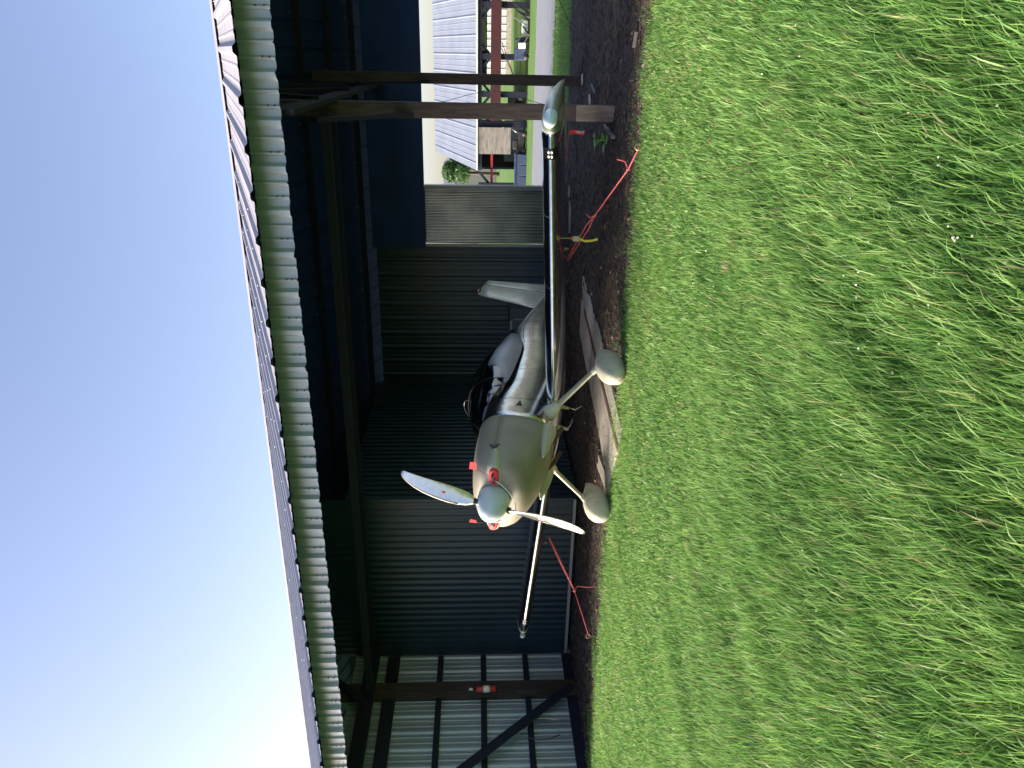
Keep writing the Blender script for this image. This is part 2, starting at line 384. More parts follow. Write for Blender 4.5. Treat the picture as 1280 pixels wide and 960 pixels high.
# posts, trusses
LPS, RPS = -9.22, -.60
posts = [(LPS, 8.75, .20), (LPS, 13.0, .18), (RPS, 9.15, .17), (RPS+.25, 12.35, .155)]
def roofz(t): return EZ+(t-TE)*(RZ-EZ)/(RT-TE) if t < RT else EZ+(14.3-t)*(RZ-EZ)/(14.3-RT)
for s, t, wd in posts:
    g = MB(); g.box((s-wd/2, t-wd/2, -.1), (s+wd/2, t+wd/2, roofz(t)-.1), W)
    po = g.build('post', M['wood'], hg, bevel=.004)
    if s == RPS:
        g = MB(); g.box((s-wd/2-.004, t-wd/2-.022, -.05), (s+wd/2+.004, t-wd/2-.003, .45), W); g.build('splice_board', mat('grey_board', (.22,.19,.17), .85, c2=(.12,.10,.09), scale=6, stretch=(4,4,.6)), po)
for s in (LPS, RPS, 2.1, -18.0):
    g = MB()
    sx = s+.11
    g.bar(W(sx, 6.9, 3.30), W(sx, 14.0, 3.30), .045, .22)                   # bottom chord
    g.bar(W(sx, 6.9, roofz(6.9)-.12), W(sx, RT, RZ-.14), .045, .16); g.bar(W(sx, 14.0, roofz(14.)-.12), W(sx, RT, RZ-.14), .045, .16)
    for a_, b_ in (((8.4,3.3),(9.4,roofz(9.4)-.1)), ((RT,3.3),(RT,RZ-.1)), ((12.6,3.3),(11.6,roofz(11.6)-.1)), ((9.4,roofz(9.4)-.1),(RT,3.3)), ((11.6,roofz(11.6)-.1),(RT,3.3))):
        g.bar(W(sx+.04, *a_), W(sx+.04, *b_), .04, .10)
    g.build('truss', M['shaded_wood'], hg)
for k_, (s, t) in enumerate(((RPS, 9.15), (RPS+.25, 12.35))):
    for sg in (-1, 1):
        g = MB(); g.bar(W(s-.05, t+sg*.02, 2.35), W(s-.05, t+sg*1.0, 3.28), .045, .13); g.build('knee_brace', M['shaded_wood'], hg)
g = MB(); g.bar(W(LPS, 8.6, 3.25), W(RPS, 8.6, 3.25), .05, .10); g.build('longitudinal_beam', M['shaded_wood'], hg)
g = MB(); g.bar(W(LPS, 9.50, 3.34), W(RPS, 9.50, 3.34), .05, .10); g.build('longitudinal_beam', M['shaded_wood'], hg)
gs = MB()
for i, t in enumerate((7.4, 8.2, 9.0, 9.8, 11.3, 12.1, 12.9, 13.6)):
    g = MB(); g.bar(W(SA, t, roofz(t)-.075), W(SB, t, roofz(t)-.075), .045, .10); pu = g.build('purlin', M['shaded_wood'], hg)
    s = -9
    while s < 6:
        for q in (-.12, .12):
            p = W(s, t+q, roofz(t)-.012); 
            if random.random() < .5: gs.ball(p, .007, 6)
        s += .38
so_ = gs.build('roof_screws', M['screw'], hg); so_['kind'] = 'stuff'

# walls
def ribwall(name, fn, u0, u1, z0, z1, m, pitch, h, minor=.004, parent=hg, wdt=None):
    g = MB()
    if pitch < .2:                       # fine corrugation
        n = int((u1-u0)/pitch*8); prof = [(u0+(u1-u0)*i/n, h*.5*(1-math.cos(2*PI*(i/8)))) for i in range(n+1)]
        sm = True
    else: prof = rib_profile(u0, u1, pitch, h, minor); sm = False
    g.loft([[fn(u, hh, z0) for u, hh in prof], [fn(u, hh, z1) for u, hh in prof]], 0, False, sm, False)
    g.loft([[fn(u, hh-.004, z0+.001) for u, hh in prof], [fn(u, hh-.004, z1-.001) for u, hh in prof]], 0, False, sm, False)
    return g.build(name, m, parent, fixn=False)
def top_t(t): return roofz(t)-.13
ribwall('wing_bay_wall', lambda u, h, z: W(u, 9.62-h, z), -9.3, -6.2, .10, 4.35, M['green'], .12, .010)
g = MB(); g.box((-9.25, 9.56, .075), (-6.2, 9.595, .12), W); g.build('base_rail', mat('grey_rail', (.26,.27,.25), .6), hg)
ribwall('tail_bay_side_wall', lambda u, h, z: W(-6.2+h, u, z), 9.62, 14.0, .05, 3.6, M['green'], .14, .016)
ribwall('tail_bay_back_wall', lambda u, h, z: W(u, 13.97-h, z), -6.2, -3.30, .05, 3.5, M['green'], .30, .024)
ribwall('corrugated_panel', lambda u, h, z: W(u, 13.94-h, z), -3.28, -2.27, .05, 3.5, M['galv'], .06, .026)
g = MB(); g.box((-3.33, 13.86, .0), (-3.285, 13.93, 2.60), W); g.build('corner_trim', M['trim'], hg, bevel=.004)
g = MB(); g.box((-2.275, 13.87, .0), (-2.20, 14.01, 2.56), W); g.build('corner_trim', M['trim'], hg)
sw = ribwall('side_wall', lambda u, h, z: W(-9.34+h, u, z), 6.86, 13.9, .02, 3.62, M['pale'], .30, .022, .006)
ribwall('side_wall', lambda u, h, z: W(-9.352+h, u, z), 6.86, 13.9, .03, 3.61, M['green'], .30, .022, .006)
for z_, hh in ((2.20,.09), (1.49,.09), (.79,.09), (.09,.16), (2.98,.20)):
    g = MB(); g.bar(W(-9.275, 6.9, z_), W(-9.275, 9.55, z_), .045, hh); g.build('girt', M['shaded_wood'], hg)
g = MB(); g.bar(W(-9.10, 8.70, .10), W(-9.10, 6.95, 2.15), .04, .13, up=Vector((sH, cH, 0))); g.build('diagonal_brace', M['shaded_wood'], hg)
for z_ in (2.3, 1.3, .5):
    g = MB(); g.box((-9.12, 8.58, z_-.25), (-9.10, 8.66, z_+.1), W); g.build('cleat', M['wood'], hg)
# short grey timber at the foot of the middle post
pp = at(768,168)
g = MB(); g.bar(at(767,172,.03), atd(757,157,9.05), .03, .06); o = g.build('timber_offcut', M['ply']); tag(o, 'grey board leaning at the foot of the middle timber post', 'board')

# loops of cable on the side wall
g = MB()
def wl(px, py): 
    d = look(px, py)
    # intersect with plane s=-9.2
    s0 = 0; ds = d.x*cH-d.y*sH; k = -9.18/ds; return Vector((0,0,CAMH))+d*k
g.tube([wl(658,912), wl(661,905), wl(668,899), wl(680,897), wl(694,899), wl(709,901)], .008, 6)
o = g.build('bent_wire', M['steel']); tag(o, 'pale bent wire curling off the diagonal brace on the pale ribbed side wall', 'wire')
g = MB(); g.tube([wl(662,922), wl(672,925), wl(686,924), wl(700,918)], .008, 6)
o = g.build('bent_wire', M['plate']); tag(o, 'dark bent wire below the pale one on the pale ribbed side wall', 'wire')

# fire extinguisher hung on the left post
c = wl(605, 858)
ex = empty('fire_extinguisher', c, 'small red fire extinguisher hung on the timber post of the pale side wall', 'extinguisher')
ax = W(-9.05, 8.62, 0)
ex.location = (ax.x, ax.y, 1.42); ex['_o'] = tuple(ex.location)
g = MB(); L = lambda z: Vector((ax.x, ax.y, z))
g.tube([L(1.30), L(1.305), L(1.32), L(1.58), L(1.61), L(1.625)], [.03,.045,.052,.052,.04,.018], 14); g.build('cylinder', M['exred'], ex)
g = MB(); g.tube([L(1.40), L(1.50)], .0535, 14); g.build('paper_label', M['white'], ex)
g = MB(); g.tube([L(1.625), L(1.66)], .016, 8); g.bar(L(1.665)-Vector((.05,0,0)), L(1.68)+Vector((.04,0,0)), .02, .012); g.tube([L(1.65), L(1.65)+Vector((.06,-.02,-.03)), L(1.5)+Vector((.07,-.02,0))], .008, 6); g.build('valve', M['blackg'], ex)
g = MB(); g.tube([L(1.66), L(1.72)], .02, 8); g.build('cap', M['white'], ex)

# dull cabinet in the tail bay corner
g = MB(); g.box((-4.78, 13.3, 0), (-4.38, 13.85, .98), W); cb = g.build('storage_cabinet', M['plate'], bevel=.01)
tag(cb, 'dull grey cabinet against the back wall behind the tail', 'cabinet')
g = MB(); g.box((-4.78, 13.28, .93), (-4.60, 13.30, .97), W); g.box((-4.59, 13.285, .05), (-4.57, 13.30, .90), W); g.build('door_trim', M['trim'], cb)

# boards lying on the soil
def board(a, b, wd, th, m, label, z=.02):
    g = MB(); a = Vector((a.x, a.y, z)); b = Vector((b.x, b.y, z+.01)); g.bar(a, b, wd, th); o = g.build('board', m, bevel=.003); tag(o, label, 'board', 'scrap boards on the soil'); return o
board(at(713,233), at(713.5,247), .07, .03, M['ply'], 'short pale scrap board lying under the near wing, closer to the timber post')
board(at(714,252), at(714,292), .09, .03, M['ply'], 'long grey scrap board lying under the near wing, closer to the yellow strap')
board(at(742,106), at(747,116), .03, .02, M['ply'], 'thin white stick on the dark soil behind the posts', .03)
board(at(799,40), at(797,60), 04e-2, .03, M['ply'], 'grey broken stick near the grass edge beyond the timber posts', .03)
board(at(739,120), at(741,130), .06, .02, M['tan'], 'short tan wood chip lying beside the middle post', .03)
board(at(730,95), at(731,104), .07, .02, M['tan'], 'short tan wood chip lying beside the farther post', .03)

# timber plank sheets deep inside (dark floor planks under the tail)
# guy wires
g = MB(); g.tube([atd(699,0,12.2), atd(712,30,12.6)], .006, 5); o = g.build('guy_wire', M['black']); tag(o, 'black guy wire slanting down across the bright verge to the soil', 'wire')
g = MB(); g.tube([atd(527,132,12.9), atd(688,103+30,12.9)], .0055, 5); 
g = MB(); g.tube([atd(527,135,13.4), atd(610,112,13.4)], .005, 5); o = g.build('guy_wire', M['black']); tag(o, 'thin black wire stretched high between the two timber posts', 'wire')
g = MB(); g.tube([atd(612,112,13.4), atd(688,133,12.0)], .005, 5); o = g.build('guy_wire', M['black']); tag(o, 'thin black wire slanting low between the two timber posts', 'wire')

# ------------------------------------------------------------------ aeroplane
cx, cy, yaw, pit, nA, nZ, tr = -.622, 8.372, .512, .196, 1.399, 1.488, .93
aft = Vector((math.sin(yaw), math.cos(yaw), 0)); lef = Vector((math.cos(yaw), -math.sin(yaw), 0)); up = Vector((0,0,1))
A_ = aft*math.cos(pit)-up*math.sin(pit); H_ = aft*math.sin(pit)+up*math.cos(pit)
CC = Vector((cx, cy, 0)); NN = CC-aft*nA+up*nZ
def G(a, l, h): return NN+A_*a+lef*l+H_*h
plane = empty('light_aircraft', CC, 'low-wing light aircraft with polished metal skin and primer cowl, nose out of the hangar', 'airplane')
def sect(a, ht, hb, wd, n=2.6, m=48, shoulder=None):
    c = (ht+hb)/2; r_ = (ht-hb)/2; out = []
    for k in range(m):
        t = 2*PI*k/m; x = abs(math.cos(t))**(2/n)*math.copysign(1, math.cos(t)); y = abs(math.sin(t))**(2/n)*math.copysign(1, math.sin(t))
        out.append(G(a, x*wd, c+y*r_))
    return out
def interp(tab, a):
    for i in range(len(tab)-1):
        if tab[i][0] <= a <= tab[i+1][0]:
            h = tab[i+1][0]-tab[i][0]; f = (a-tab[i][0])/h; out = []
            for j in range(1, len(tab[i])):
                p0, p1 = tab[i][j], tab[i+1][j]; dd = (p1-p0)/h
                m0 = dd if i == 0 else .5*(dd+(p0-tab[i-1][j])/(tab[i][0]-tab[i-1][0]))
                m1 = dd if i+2 >= len(tab) else .5*(dd+(tab[i+2][j]-p1)/(tab[i+2][0]-tab[i+1][0]))
                out.append((2*f**3-3*f*f+1)*p0+(f**3-2*f*f+f)*h*m0+(-2*f**3+3*f*f)*p1+(f**3-f*f)*h*m1)
            return out
    return list(tab[-1][1:])
# cowling
ctab = [(.325,.165,-.20,.22,2.0),(.335,.18,-.25,.33,2.1),(.36,.20,-.285,.385,2.2),(.42,.23,-.32,.415,2.3),(.55,.265,-.37,.43,2.45),(.75,.30,-.425,.435,2.6),(1.0,.325,-.462,.432,2.8),(1.25,.34,-.485,.425,2.95)]
rings = [sect(.33, .15, -.17, .17, 2.0)]+[sect(*c_) for c_ in ctab[:3]]+[sect(a_, *interp(ctab, a_)) for a_ in [.36+.89*i/16 for i in range(1, 17)]]
for a in (.48,.62,.68,.86,.93,1.08,1.16):
    pass
g = MB(); g.loft(rings, 0, True, True)
cw = g.build('cowling', M['cowl'], plane)
# cowl seams: side hinge line and firewall flange
def surf_pt(a, ang, off=.002):
    ht, hb, wd, n = interp([(c_[0],)+c_[1:] for c_ in ctab], a); c = (ht+hb)/2; r_ = (ht-hb)/2
    x = abs(math.cos(ang))**(2/n)*math.copysign(1, math.cos(ang)); y = abs(math.sin(ang))**(2/n)*math.copysign(1, math.sin(ang))
    return G(a, x*(wd+off), c+y*(r_+off))
for sg in (0, 1):
    g = MB(); rr = []
    for i in range(10):
        a = .52+i*.08; an = R(14) if not sg else PI-R(14)
        rr.append([surf_pt(a, an+q, .0015) for q in (-.006, .006)])
    g.loft(rr, 0, False, True, False); g.build('seam', M['black'], cw)
    g = MB(); rr = []
    for i in range(14):
        a = .52+i*.056; an = R(14) if not sg else PI-R(14)
        q0 = .09
        rr.append([surf_pt(a, an+q, .001) for q in (-q0, -.05, .05, q0)])
    g.loft(rr, 0, False, True, False); g.build('joint_band', mat('tan_primer', (.215,.20,.125), .5), cw)
g = MB(); g.loft([sect(1.215,.3405,-.4855,.4275,2.95), sect(1.252,.3435,-.4885,.4295,2.95)], 0, False, True); g.build('joint_band', mat('tan_primer2', (.22,.21,.14), .5), cw)
for an in (R(14), PI-R(14)):
    for i in range(13):
        for dq in (-.06, .06):
            g = MB(); g.ball(surf_pt(.56+i*.055, an+dq, .0005), .0042, 6); g.build('fastener', M['plate'], cw)
for i in range(-7, 20):
    an = R(12*i+2)
    g = MB(); g.ball(surf_pt(1.232, an, .001), .0045, 6); g.build('fastener', M['plate'], cw)
# inlet cheeks (paler blisters round the air inlets)
for sg in (1, -1):
    g = MB(); rr = []
    for (a, r1, r2) in ((.315,.06,.03),(.318,.115,.06),(.335,.138,.078),(.37,.15,.09),(.44,.15,.095),(.55,.12,.085),(.66,.07,.05),(.72,.02,.02)):
        cl = .275+.06*sstep(.34,.62,a)
        rr.append([G(a, sg*(cl+r1*math.cos(2*PI*k/24)), .005+.11*sstep(.4,.7,a)*.4+r2*math.sin(2*PI*k/24)) for k in range(24)])
    g.loft(rr, 0, True, True); g.build('inlet_cheek', M['cheek'], cw)
# marker notch behind the inlet
g = MB(); q = [surf_pt(.66, .12, .012), surf_pt(.66, .40, .012), surf_pt(.58, .25, .02)]
g.add(q+[p-lef*.01 for p in q], [(0,1,2),(3,5,4),(0,3,4,1),(1,4,5,2),(2,5,3,0)]); g.build('air_scoop', M['blackg'], cw)
# chin outlet ramps
for sg in (1, -1):
    g = MB(); rr = []
    for a, r_ in ((.75,.01),(.9,.05),(1.1,.085),(1.24,.10),(1.26,.09)):
        rr.append([G(a, sg*.27+r_*1.1*math.cos(2*PI*k/16), -.43+r_*.9*math.sin(2*PI*k/16)) for k in range(16)])
    g.loft(rr, 0, True, True); g.build('exit_ramp', M['cheek'], cw)
# spinner
g = MB(); rr = []
for i in range(15):
    f = i/14; a = .002+f*.322; r_ = .166*math.sqrt(max(1-(1-f)**2.05, .0003))**1.05
    rr.append([G(a, r_*math.cos(2*PI*k/32), r_*math.sin(2*PI*k/32)) for k in range(32)])
g.loft(rr, 0, True, True); sp = g.build('spinner', M['spin'], plane)
for k in range(10):
    an = 2*PI*k/10+.2; g = MB(); g.ball(G(.30, .166*math.cos(an), .166*math.sin(an)), .005, 6); g.build('screw', M['steel'], sp)
# propeller blades
def blade(phi, name):
    e = H_*math.cos(phi)+lef*math.sin(phi)          # outwards
    tg = (-A_).cross(e).normalized()                 # tangential
    if tg.dot(-lef*e.dot(H_)) < 0: tg = -tg          # motion: top goes to the plane's right
    g = MB(); rr = []; edge = []
    st = [(.13,.04,.04,60,0),(.19,.075,.034,52,0),(.25,.125,.026,42,0),(.33,.158,.020,36,.0),(.45,.168,.016,30,.0),(.58,.165,.013,26,-.004),(.70,.152,.011,22,-.012),(.80,.130,.009,19,-.026),(.88,.10,.007,17,-.045),(.93,.07,.006,16,-.062),(.955,.03,.004,16,-.075)]
    for r_, ch, th, be, sw_ in st:
        be = R(be); cd = tg*math.cos(be)-A_*math.sin(be)         # towards the leading edge (forward)
        nn_ = -(tg*math.sin(be)+A_*math.cos(be))
        ring = []
        for k in range(16):
            an = 2*PI*k/16; ring.append(G(.20,0,0)+e*r_+cd*(math.cos(an)*ch/2+sw_+.0*ch)+nn_*(math.sin(an)*th/2+ (.12*th if math.sin(an) > 0 else 0)))
        rr.append(ring)
    g.loft(rr, 0, True, True)
    b = g.build(name, M['blade'], plane)
    # pale leading-edge guard
    g = MB(); q = []
    for r_, ch, th, be, sw_ in st[3:]:
        be = R(be); cd = tg*math.cos(be)-A_*math.sin(be); nn_ = -(tg*math.sin(be)+A_*math.cos(be)); c = G(.20,0,0)+e*r_
        q.append([c+cd*(ch/2*.80+sw_)+nn_*(th*.5), c+cd*(ch/2+.003+sw_)+nn_*th*.2, c+cd*(ch/2+.003+sw_)-nn_*th*.2, c+cd*(ch/2*.80+sw_)-nn_*(th*.5)])
    g.loft(q, 0, True, True); g.build('leading_edge_guard', M['bladeW'], b)
    r_, ch, th, be, sw_ = st[5]; be = R(be); cd = tg*math.cos(be)-A_*math.sin(be); nn_ = -(tg*math.sin(be)+A_*math.cos(be))
    for sgn in (1, -1):
        c = G(.20,0,0)+e*.50+nn_*sgn*(.0096+ (.001 if sgn > 0 else 0)); g = MB()
        for (w0, w1, mi) in ((.034,.020,0), (.026,.013,1)):
            c2 = c+nn_*sgn*(.0006*(1+mi))
            g.add([c2+e*w0+cd*0, c2+cd*w1, c2-e*w0, c2-cd*w1], [(0,1,2,3)], mi)
        g.build('emblem', [M['white'], M['redtag']], b)
    g = MB(); g.tube([G(.20,0,0)+e*.10, G(.20,0,0)+e*.19], .032, 14); g.build('blade_root', M['bladeB'], b)
    return b
blade(R(12.5), 'propeller_blade'); blade(R(9.0)+PI, 'propeller_blade')

# fuselage
ftab = [(1.24,.335,-.480,.419,2.95),(1.45,.345,-.50,.425,3.0),(1.7,.30,-.51,.43,3.1),(2.0,.24,-.51,.43,3.1),(2.6,.24,-.50,.42,3.1),(3.1,.26,-.46,.385,3.0),(3.45,.34,-.42,.35,2.6),(3.9,.385,-.37,.30,2.4),(4.4,.33,-.30,.24,2.3),(5.0,.215,-.22,.165,2.3),(5.5,.125,-.165,.11,2.3),(6.0,.05,-.11,.05,2.2)]
g = MB(); rr = []
aa = [1.24+i*(4.76)/38 for i in range(39)]
for a in aa: rr.append(sect(a, *interp(ftab, a)))
g.loft(rr, 0, True, True); fu = g.build('fuselage', M['alu'], plane)
def fpt(a, h, side, off=.002):
    ht, hb, wd, n = interp(ftab, a); c = (ht+hb)/2; r_ = (ht-hb)/2
    y = max(-1, min(1, (h-c)/r_)); x = (1-abs(y)**n)**(1/n); return G(a, side*(x*wd+off), h)
# skin laps and rivet rows
for a in (1.62, 2.35, 3.2, 4.0, 4.8):
    g = MB(); q = []
    for k in range(21):
        ht, hb, wd, n = interp(ftab, a); h = hb+.03+(ht-hb-.1)*k/20
        q.append([fpt(a-.003, h, 1, .0012), fpt(a+.003, h, 1, .0012)])
    g.loft(q, 0, False, True, False); g.build('skin_lap', M['plate'], fu)
g = MB(); q = []
for i in range(22):
    a = 3.2+i*.12
    if a > 5.8: break
    ht, hb, wd, n = interp(ftab, a); h = (ht+hb)/2+(ht-hb)*.26
    q.append([fpt(a, h-.0035, 1, .0015), fpt(a, h+.0035, 1, .0015)])
g.loft(q, 0, False, True, False); g.build('skin_lap', M['plate'], fu)
g = MB()
for hh in (-.02, -.22):
    for i in range(60):
        p = fpt(1.35+i*.05, hh, 1, .001); g.ball(p, .0035, 5)
rv = g.build('rivets', M['steel'], fu); rv['kind'] = 'stuff'
# side vent (black NACA inlet)
g = MB(); q = [fpt(1.47,-.035,1,.004), fpt(1.47,-.105,1,.004), fpt(1.58,-.07,1,.004)]
g.add(q+[p-lef*.02 for p in q], [(0,1,2),(3,5,4),(0,3,4,1),(1,4,5,2),(2,5,3,0)]); g.build('air_vent', M['blackg'], fu)
# step and belly aerials
g = MB(); b0 = G(1.62, .1, -.50); g.loft([[b0+A_*x*.05+lef*y*.008 for x, y in ((-1,0),(0,1),(1,0),(0,-1))], [b0-H_*.13+A_*(x*.028-.03)+lef*y*.005 for x, y in ((-1,0),(0,1),(1,0),(0,-1))]], 0, True, False)
g.tube([b0-H_*.12-A_*.03, b0-H_*.15+A_*.10, b0-H_*.155+A_*.20], .004, 6); g.build('aerial', M['cheek'], fu)
b0 = G(2.05, .12, -.50)
g = MB(); g.loft([[b0+A_*x*.05+lef*y*.008 for x, y in ((-1,0),(0,1),(1,0),(0,-1))], [b0-H_*.10+A_*(x*.028-.03)+lef*y*.005 for x, y in ((-1,0),(0,1),(1,0),(0,-1))]], 0, True, False)
g.tube([b0-H_*.09, b0-H_*.17-A_*.05, b0-H_*.24+A_*.05], .004, 6); g.build('aerial', M['cheek'], fu)
# exhaust pipes
for sg in (1, -1):
    g = MB(); g.tube([G(1.05,sg*.16,-.40), G(1.25,sg*.16,-.50), G(1.5,sg*.16,-.56)], .024, 10); g.build('exhaust_pipe', M['rust'], plane)

# canopy: windscreen + sliding bubble over shoulders
def can_half(a):                          # base half-width, base height, crown height
    b_h = interp([(1.40,.335),(1.6,.285),(2.0,.17),(2.4,.135),(3.1,.15),(3.5,.26),(3.85,.37)], a)[0]
    b_w = interp([(1.40,.10),(1.5,.27),(1.7,.395),(2.0,.425),(2.6,.42),(3.1,.385),(3.5,.31),(3.85,.16)], a)[0]
    top = interp([(1.40,.345),(1.6,.46),(1.9,.58),(2.2,.655),(2.5,.675),(2.9,.64),(3.3,.53),(3.6,.45),(3.85,.39)], a)[0]
    return b_w, b_h, top
def can_ring(a, off=0, n=22):
    bw, bh, tp = can_half(a); out = []
    for k in range(n+1):
        t = PI*k/n; x = abs(math.cos(t))**(.88)*math.copysign(1, math.cos(t)); z = math.sin(t)**.80
        out.append(G(a, x*(bw+off), bh+(tp-bh+off)*z))
    return out
def lin(a0, a1, n): return [a0+(a1-a0)*i/n for i in range(n+1)]
g = MB(); g.loft([can_ring(a) for a in lin(1.40, 2.05, 14)], 0, False, True, False); ws = g.build('windscreen', M['glass'], plane)
g = MB(); g.loft([can_ring(a) for a in lin(2.07, 3.85, 26)], 0, False, True, False); cn = g.build('canopy', M['glass'], plane)
g = MB()
q = can_ring(2.06, .002); g.tube(q, .004, 6); g.build('canopy_bow', M['black'], cn)
for sd in (0, -1):
    g = MB(); pts_ = []
    q = []
    for a in lin(1.95, 3.80, 22):
        r_ = can_ring(a, .004); ix = (0,1,2,3,4) if sd == 0 else (-1,-2,-3,-4,-5); k_ = sstep(1.9, 2.5, a)
        p0 = r_[ix[0]]; q.append([p0-H_*.03]+[lerp(p0, r_[i], k_) for i in ix])
    g.loft(q, 0, False, True, False); g.build('skirt_reflection', M['rail_reflection'], cn)  # skirt made taller so its grey stands for the glass reflection
# cockpit: seats, headrest, roll bar, panel
for a in (2.35, 3.05):
    g = MB(); g.box((a-.05, -.18, -.2), (a+.05, .18, .30), lambda x, y, z: G(x+(z+.2)*.25, y, z)); g.box((a+.06, -.09, .30), (a+.13, .09, .42), lambda x, y, z: G(x, y, z)); g.build('seat', M['seat'], plane, bevel=.02)
g = MB(); g.box((1.75, -.33, .02), (1.80, .33, .34), G); g.build('instrument_panel', M['black'], plane)
g = MB(); q = [G(2.72, .33*math.cos(PI*k/14), .15+.30*math.sin(PI*k/14)) for k in range(15)]; g.tube(q, .010, 8); 0
g = MB(); q = [G(1.95+.10*math.sin(PI*k/14), .12*math.cos(PI*k/14), .56+.12*math.sin(PI*k/14)) for k in range(15)]; g.tube(q, .003, 6); g.build('wire_loop', M['steel'], plane)
g = MB(); g.loft([[G(a, -.385+.1*max(0,a-3), .155), G(a, -.35+.1*max(0,a-3), .20), G(a, -.36+.1*max(0,a-3), .26)] for a in lin(2.1, 3.4, 8)], 0, False, True, False); g.build('far_canopy_rail', M['rail_reflection'], plane)

# wings
def airfoil(c, t=.135, n=26):
    P = []
    for i in range(n+1):
        b = PI*i/n; x = .5*(1-math.cos(b)); y = 5*t*(.2969*math.sqrt(x)-.126*x-.3516*x*x+.2843*x**3-.1015*x**4)
        P.append((x*c, (y*1.15+.018*math.sin(PI*x))*c))
    Q = []
    for i in range(n-1, 0, -1):
        b = PI*i/n; x = .5*(1-math.cos(b)); y = 5*t*(.2969*math.sqrt(x)-.126*x-.3516*x*x+.2843*x**3-.1015*x**4)
        Q.append((x*c, (-y*.85+.018*math.sin(PI*x))*c))
    return P+Q
WA, WH, CH, SP = 1.66, -.463, 1.42, 3.30
DI = {1: math.tan(R(3.5)), -1: math.tan(R(4.4))}
def wpt(x, l, z, sg): return G(WA+x, sg*l, WH+l*DI[sg]+z)
for sg in (1, -1):
    g = MB(); g.loft([[wpt(x, l, z, sg) for x, z in airfoil(CH)] for l in [.30+(SP-.30)*i/18 for i in range(19)]], 0, True, True)
    wg = g.build('wing', M['aluw'], plane)
    # tip fairing
    g = MB(); rr = []
    tipst = [(SP, 0, CH, 1), (SP+.03, 0.002, CH, 1), (SP+.09, .03, CH-.02, .98), (SP+.15, .10, CH-.06, .93), (SP+.21, .22, CH-.17, .86), (SP+.26, .40, CH-.33, .75), (SP+.29, .60, CH-.52, .6), (SP+.31, .82, CH-.74, .42), (SP+.315, 1.0, CH-.93, .22)]
    for l, x0, c_, tf in tipst: rr.append([wpt(x0+x, l, z*tf*CH/c_ if False else z*tf*(CH/c_)**.7+.0, sg) for x, z in airfoil(c_)])
    g.loft(rr, 0, True, True); tp = g.build('wing_tip', mat('tip_primer', (.30,.33,.27), .3, .1, c2=(.24,.27,.22), scale=5, coat=.4), wg)
    # navigation light lens on the tip's leading corner
    g = MB(); c = wpt(.06, SP+.135, .005, sg)
    k2 = 1 if sg > 0 else .55; g.ball(c, (.085*k2,.065*k2,.070*k2), 18, fn=lambda x, y, z: A_*(x*1.5+y*.8*0)+lef*(sg*(y+x*.55))+H_*z); g.build('light_lens', M['lens'] if False else mat('frosted_lens', (.50,.64,.68), .12, 0, coat=.6), tp)
    # landing light: black recess with two pale lamps
    q = []; af = airfoil(CH)
    idx = [len(af)-5, len(af)-4, len(af)-3, len(af)-2, len(af)-1, 0, 1, 2, 3, 4]
    g = MB()
    for l in (SP-.235, SP-.225, SP-.14, SP-.13):
        q.append([wpt(af[i][0]-.0035, l, af[i][1]+(.002 if i < 9 else -.002), sg) for i in idx])
    g.loft(q, 0, False, True, False); ll = g.build('landing_light', M['blackg'], wg)
    g = MB()
    for dl in (.165, .205): 
        for zz in (.016, -.014): g.ball(wpt(.0, SP-dl, zz+.004, sg), (.009,.016,.011), 10, fn=lambda x, y, z: A_*x+lef*y+H_*z)
    g.build('lamp', M['white'], ll)
    # skin laps
    for l in (1.0, 1.75, 2.5):
        g = MB(); q = [[wpt(x-.0012, l+dl, z*1.004+.0008, sg) for x, z in af[:14]] for dl in (0, .004)]; g.loft(q, 0, False, True, False); g.build('skin_lap', M['plate'], wg)
    # flap/aileron gap
    g = MB(); q = [[wpt(CH*.78+dx, l, af[18][1]*.97+.002+.0, sg) for dx in (0, .008)] for l in (.5, SP-.05)]
    # tail plane
    g = MB(); g.loft([[G(5.35+.25*(l/1.3)*0+x, sg*l, .03+z) for x, z in airfoil(.75-.12*l, .09, 12)] for l in (.05, .4, .8, 1.2, 1.25)], 0, True, True); g.build('tailplane', M['alu'], plane)
    # tie-down ring
    g = MB(); c = wpt(.45, 2.05, -.085, sg); g.tube([c+A_*.02*math.cos(2*PI*k/12)-H_*.02*(1+math.sin(2*PI*k/12)) for k in range(13)], .004, 6); g.build('tie_down_ring', M['steel'], wg)
# fin and rudder
def finring(h, a0, c_, th=.10): return [G(a0+x, z*1.0, h) for x, z in airfoil(c_, th, 12)]
g = MB(); g.loft([finring(.06,5.10,.72), finring(.5,5.27,.60), finring(1.0,5.44,.49), finring(1.14,5.49,.46)], 0, True, True); fn = g.build('fin', M['fin'], plane)
g = MB(); g.loft([finring(.06,5.84,.34,.07), finring(.5,5.89,.28,.07), finring(1.0,5.95,.22,.06), finring(1.14,5.97,.20,.06)], 0, True, True); rdr = g.build('rudder', M['fin'], plane)
g = MB(); g.loft([finring(1.142,5.49,.66,.05), finring(1.175,5.52,.42,.05), finring(1.20,5.56,.2,.05)], 0, True, True); fc = g.build('fin_cap', M['cheek'], fn)
g = MB(); g.ball(G(5.66, 0, 1.20), (.10,.035,.05), 12, fn=lambda x, y, z: A_*x+lef*y+H_*z); g.build('beacon', M['beacon'], fc)
g = MB(); tw = G(6.05, 0, -.12); tw2 = Vector((tw.x+aft.x*.28, tw.y+aft.y*.28, .08)); g.tube([G(5.7,0,-.13), tw, tw2+up*.04], .014, 8); g.build('tail_spring', M['steel'], plane)
